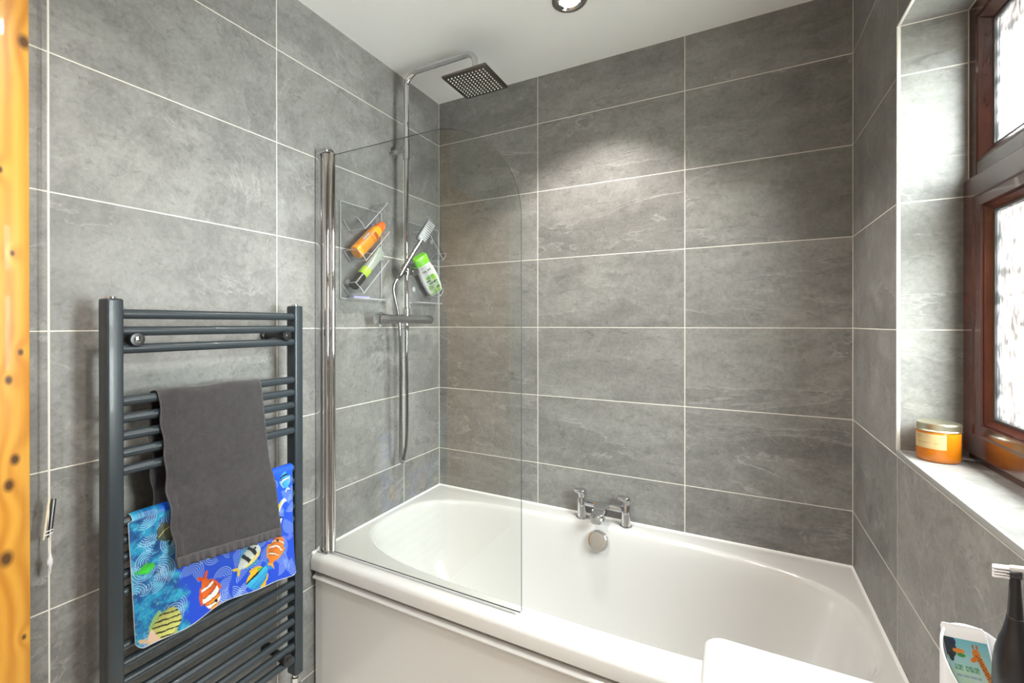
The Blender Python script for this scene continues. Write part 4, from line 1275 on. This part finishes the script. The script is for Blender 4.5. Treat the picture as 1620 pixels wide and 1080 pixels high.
nu, nv = 90, 110
P = np.zeros((nv, nu, 3)); U = np.zeros((nv, nu)); V = np.zeros((nv, nu))
for i in range(nv):
    h = 0.058 + (PH - 0.0135 - 0.058) * i / (nv - 1)
    for j in range(nu):
        s = -1 + 2 * j / (nu - 1)
        tt = 0.006 - 0.001 * min(1, max(0, (h - 0.05) / (PH - 0.062)))
        P[i, j] = pb + side * (s * PW * 0.96) + nrm * (tt + 0.0005) + upv * h; U[i, j] = (s + 1) / 2; V[i, j] = i / (nv - 1)
C = np.empty(U.shape + (3,)); g = V[..., None]
C[:] = srgb(214, 234, 214) * (1 - g) + srgb(120, 204, 224) * g
C[(U < 0.5) & (V < 0.35)] = srgb(196, 226, 200)
def blob(cx, cy, rx, ry, col, ang=0.0):
    c, s = math.cos(ang), math.sin(ang)
    x = ((U - cx) * c + (V - cy) * s) / rx; y = (-(U - cx) * s + (V - cy) * c) / ry
    C[x * x + y * y < 1] = srgb(*col)
blob(0.10, 0.80, 0.16, 0.22, (40, 50, 60)); blob(0.20, 0.92, 0.08, 0.08, (24, 40, 80))
blob(0.30, 0.74, 0.14, 0.05, (236, 140, 40)); blob(0.34, 0.66, 0.10, 0.04, (60, 150, 60)); blob(0.10, 0.6, 0.06, 0.10, (30, 30, 34))
blob(0.62, 0.62, 0.09, 0.05, (232, 128, 30), 0.5); blob(0.70, 0.74, 0.09, 0.10, (226, 136, 40)); blob(0.66, 0.88, 0.025, 0.05, (200, 110, 40)); blob(0.75, 0.88, 0.025, 0.05, (200, 110, 40))
for k in range(9):
    blob(0.74 + 0.020 * k, 0.66 - 0.055 * k, 0.085, 0.055, (222, 138, 46), -0.6)
for k in range(16):
    blob(0.72 + 0.010 * k + 0.03 * ((k * 7) % 3 - 1), 0.70 - 0.028 * k, 0.020, 0.018, (140, 70, 24))
for k in range(9):
    w_ = 0.028
    m = (np.abs(U - (0.16 + 0.062 * k)) < w_) & (np.abs(V - 0.40) < 0.055) & ~((np.abs(U - (0.16 + 0.062 * k)) < 0.010) & (np.abs(V - 0.40 + 0.02 * (k % 3 - 1)) < 0.022)) & (k != 3)
    C[m] = srgb(110, 170, 130)
for k in range(13):
    C[(np.abs(U - (0.16 + 0.042 * k)) < 0.014) & (np.abs(V - 0.24) < 0.022)] = srgb(140, 160, 190)
grid_mesh('printed_panel', P, M['label'], pbody, C)

TB = Vector((1.5560, -1.2415, BZ))
tb = root('toothbrush', TB, 'black electric toothbrush with white bristles standing on the washbasin', 'toothbrush')
bm = B(); lathe(bm, [(0.013, 0.0), (0.0150, 0.002), (0.0154, 0.03), (0.0164, 0.08), (0.0168, 0.118), (0.0162, 0.136), (0.0148, 0.150), (0.0122, 0.161), (0.0092, 0.171), (0.0072, 0.181), (0.0064, 0.187), (0.0062, 0.1872)], TB, n=36)
hb = make('handle', bm, M['black_satin'], tb)
bm = B(); lathe(bm, [(0.0060, 0.1872), (0.0056, 0.194), (0.0046, 0.213), (0.0040, 0.227), (0.0034, 0.229)], TB, n=24)
make('brush_neck', bm, M['black_satin'], tb)
bd = -side
bh = TB + Vector((0, 0, 0.2325))
bm = B(); lathe(bm, [(0.0030, -0.005), (0.0052, -0.004), (0.0056, 0.004), (0.0050, 0.006)], bh, bd, 20)
hd = make('brush_head', bm, M['black_satin'], tb)
bm = B()
for i in range(5):
    for j in range(4):
        c = bh + Vector((0, 0, (j - 1.2) * 0.0030)) + vdir * ((i - 2) * 0.0022)
        lathe(bm, [(0.0012, 0.004), (0.0012, 0.0155), (0.0006, 0.0165)], c, bd, 6)
tag(make('bristles', bm, M['white_plastic'], hd), 'white bristle tufts', kind='stuff')
bm = B(); obox(bm, bh + Vector((0, 0, 0.0055)) - bd * 0.003, bd, vdir, Vector((0, 0, 1)), (0.0075, 0.0045, 0.0022), 0.0012)
make('head_cap', bm, M['white_plastic'], hd)

bpy.context.view_layer.update()
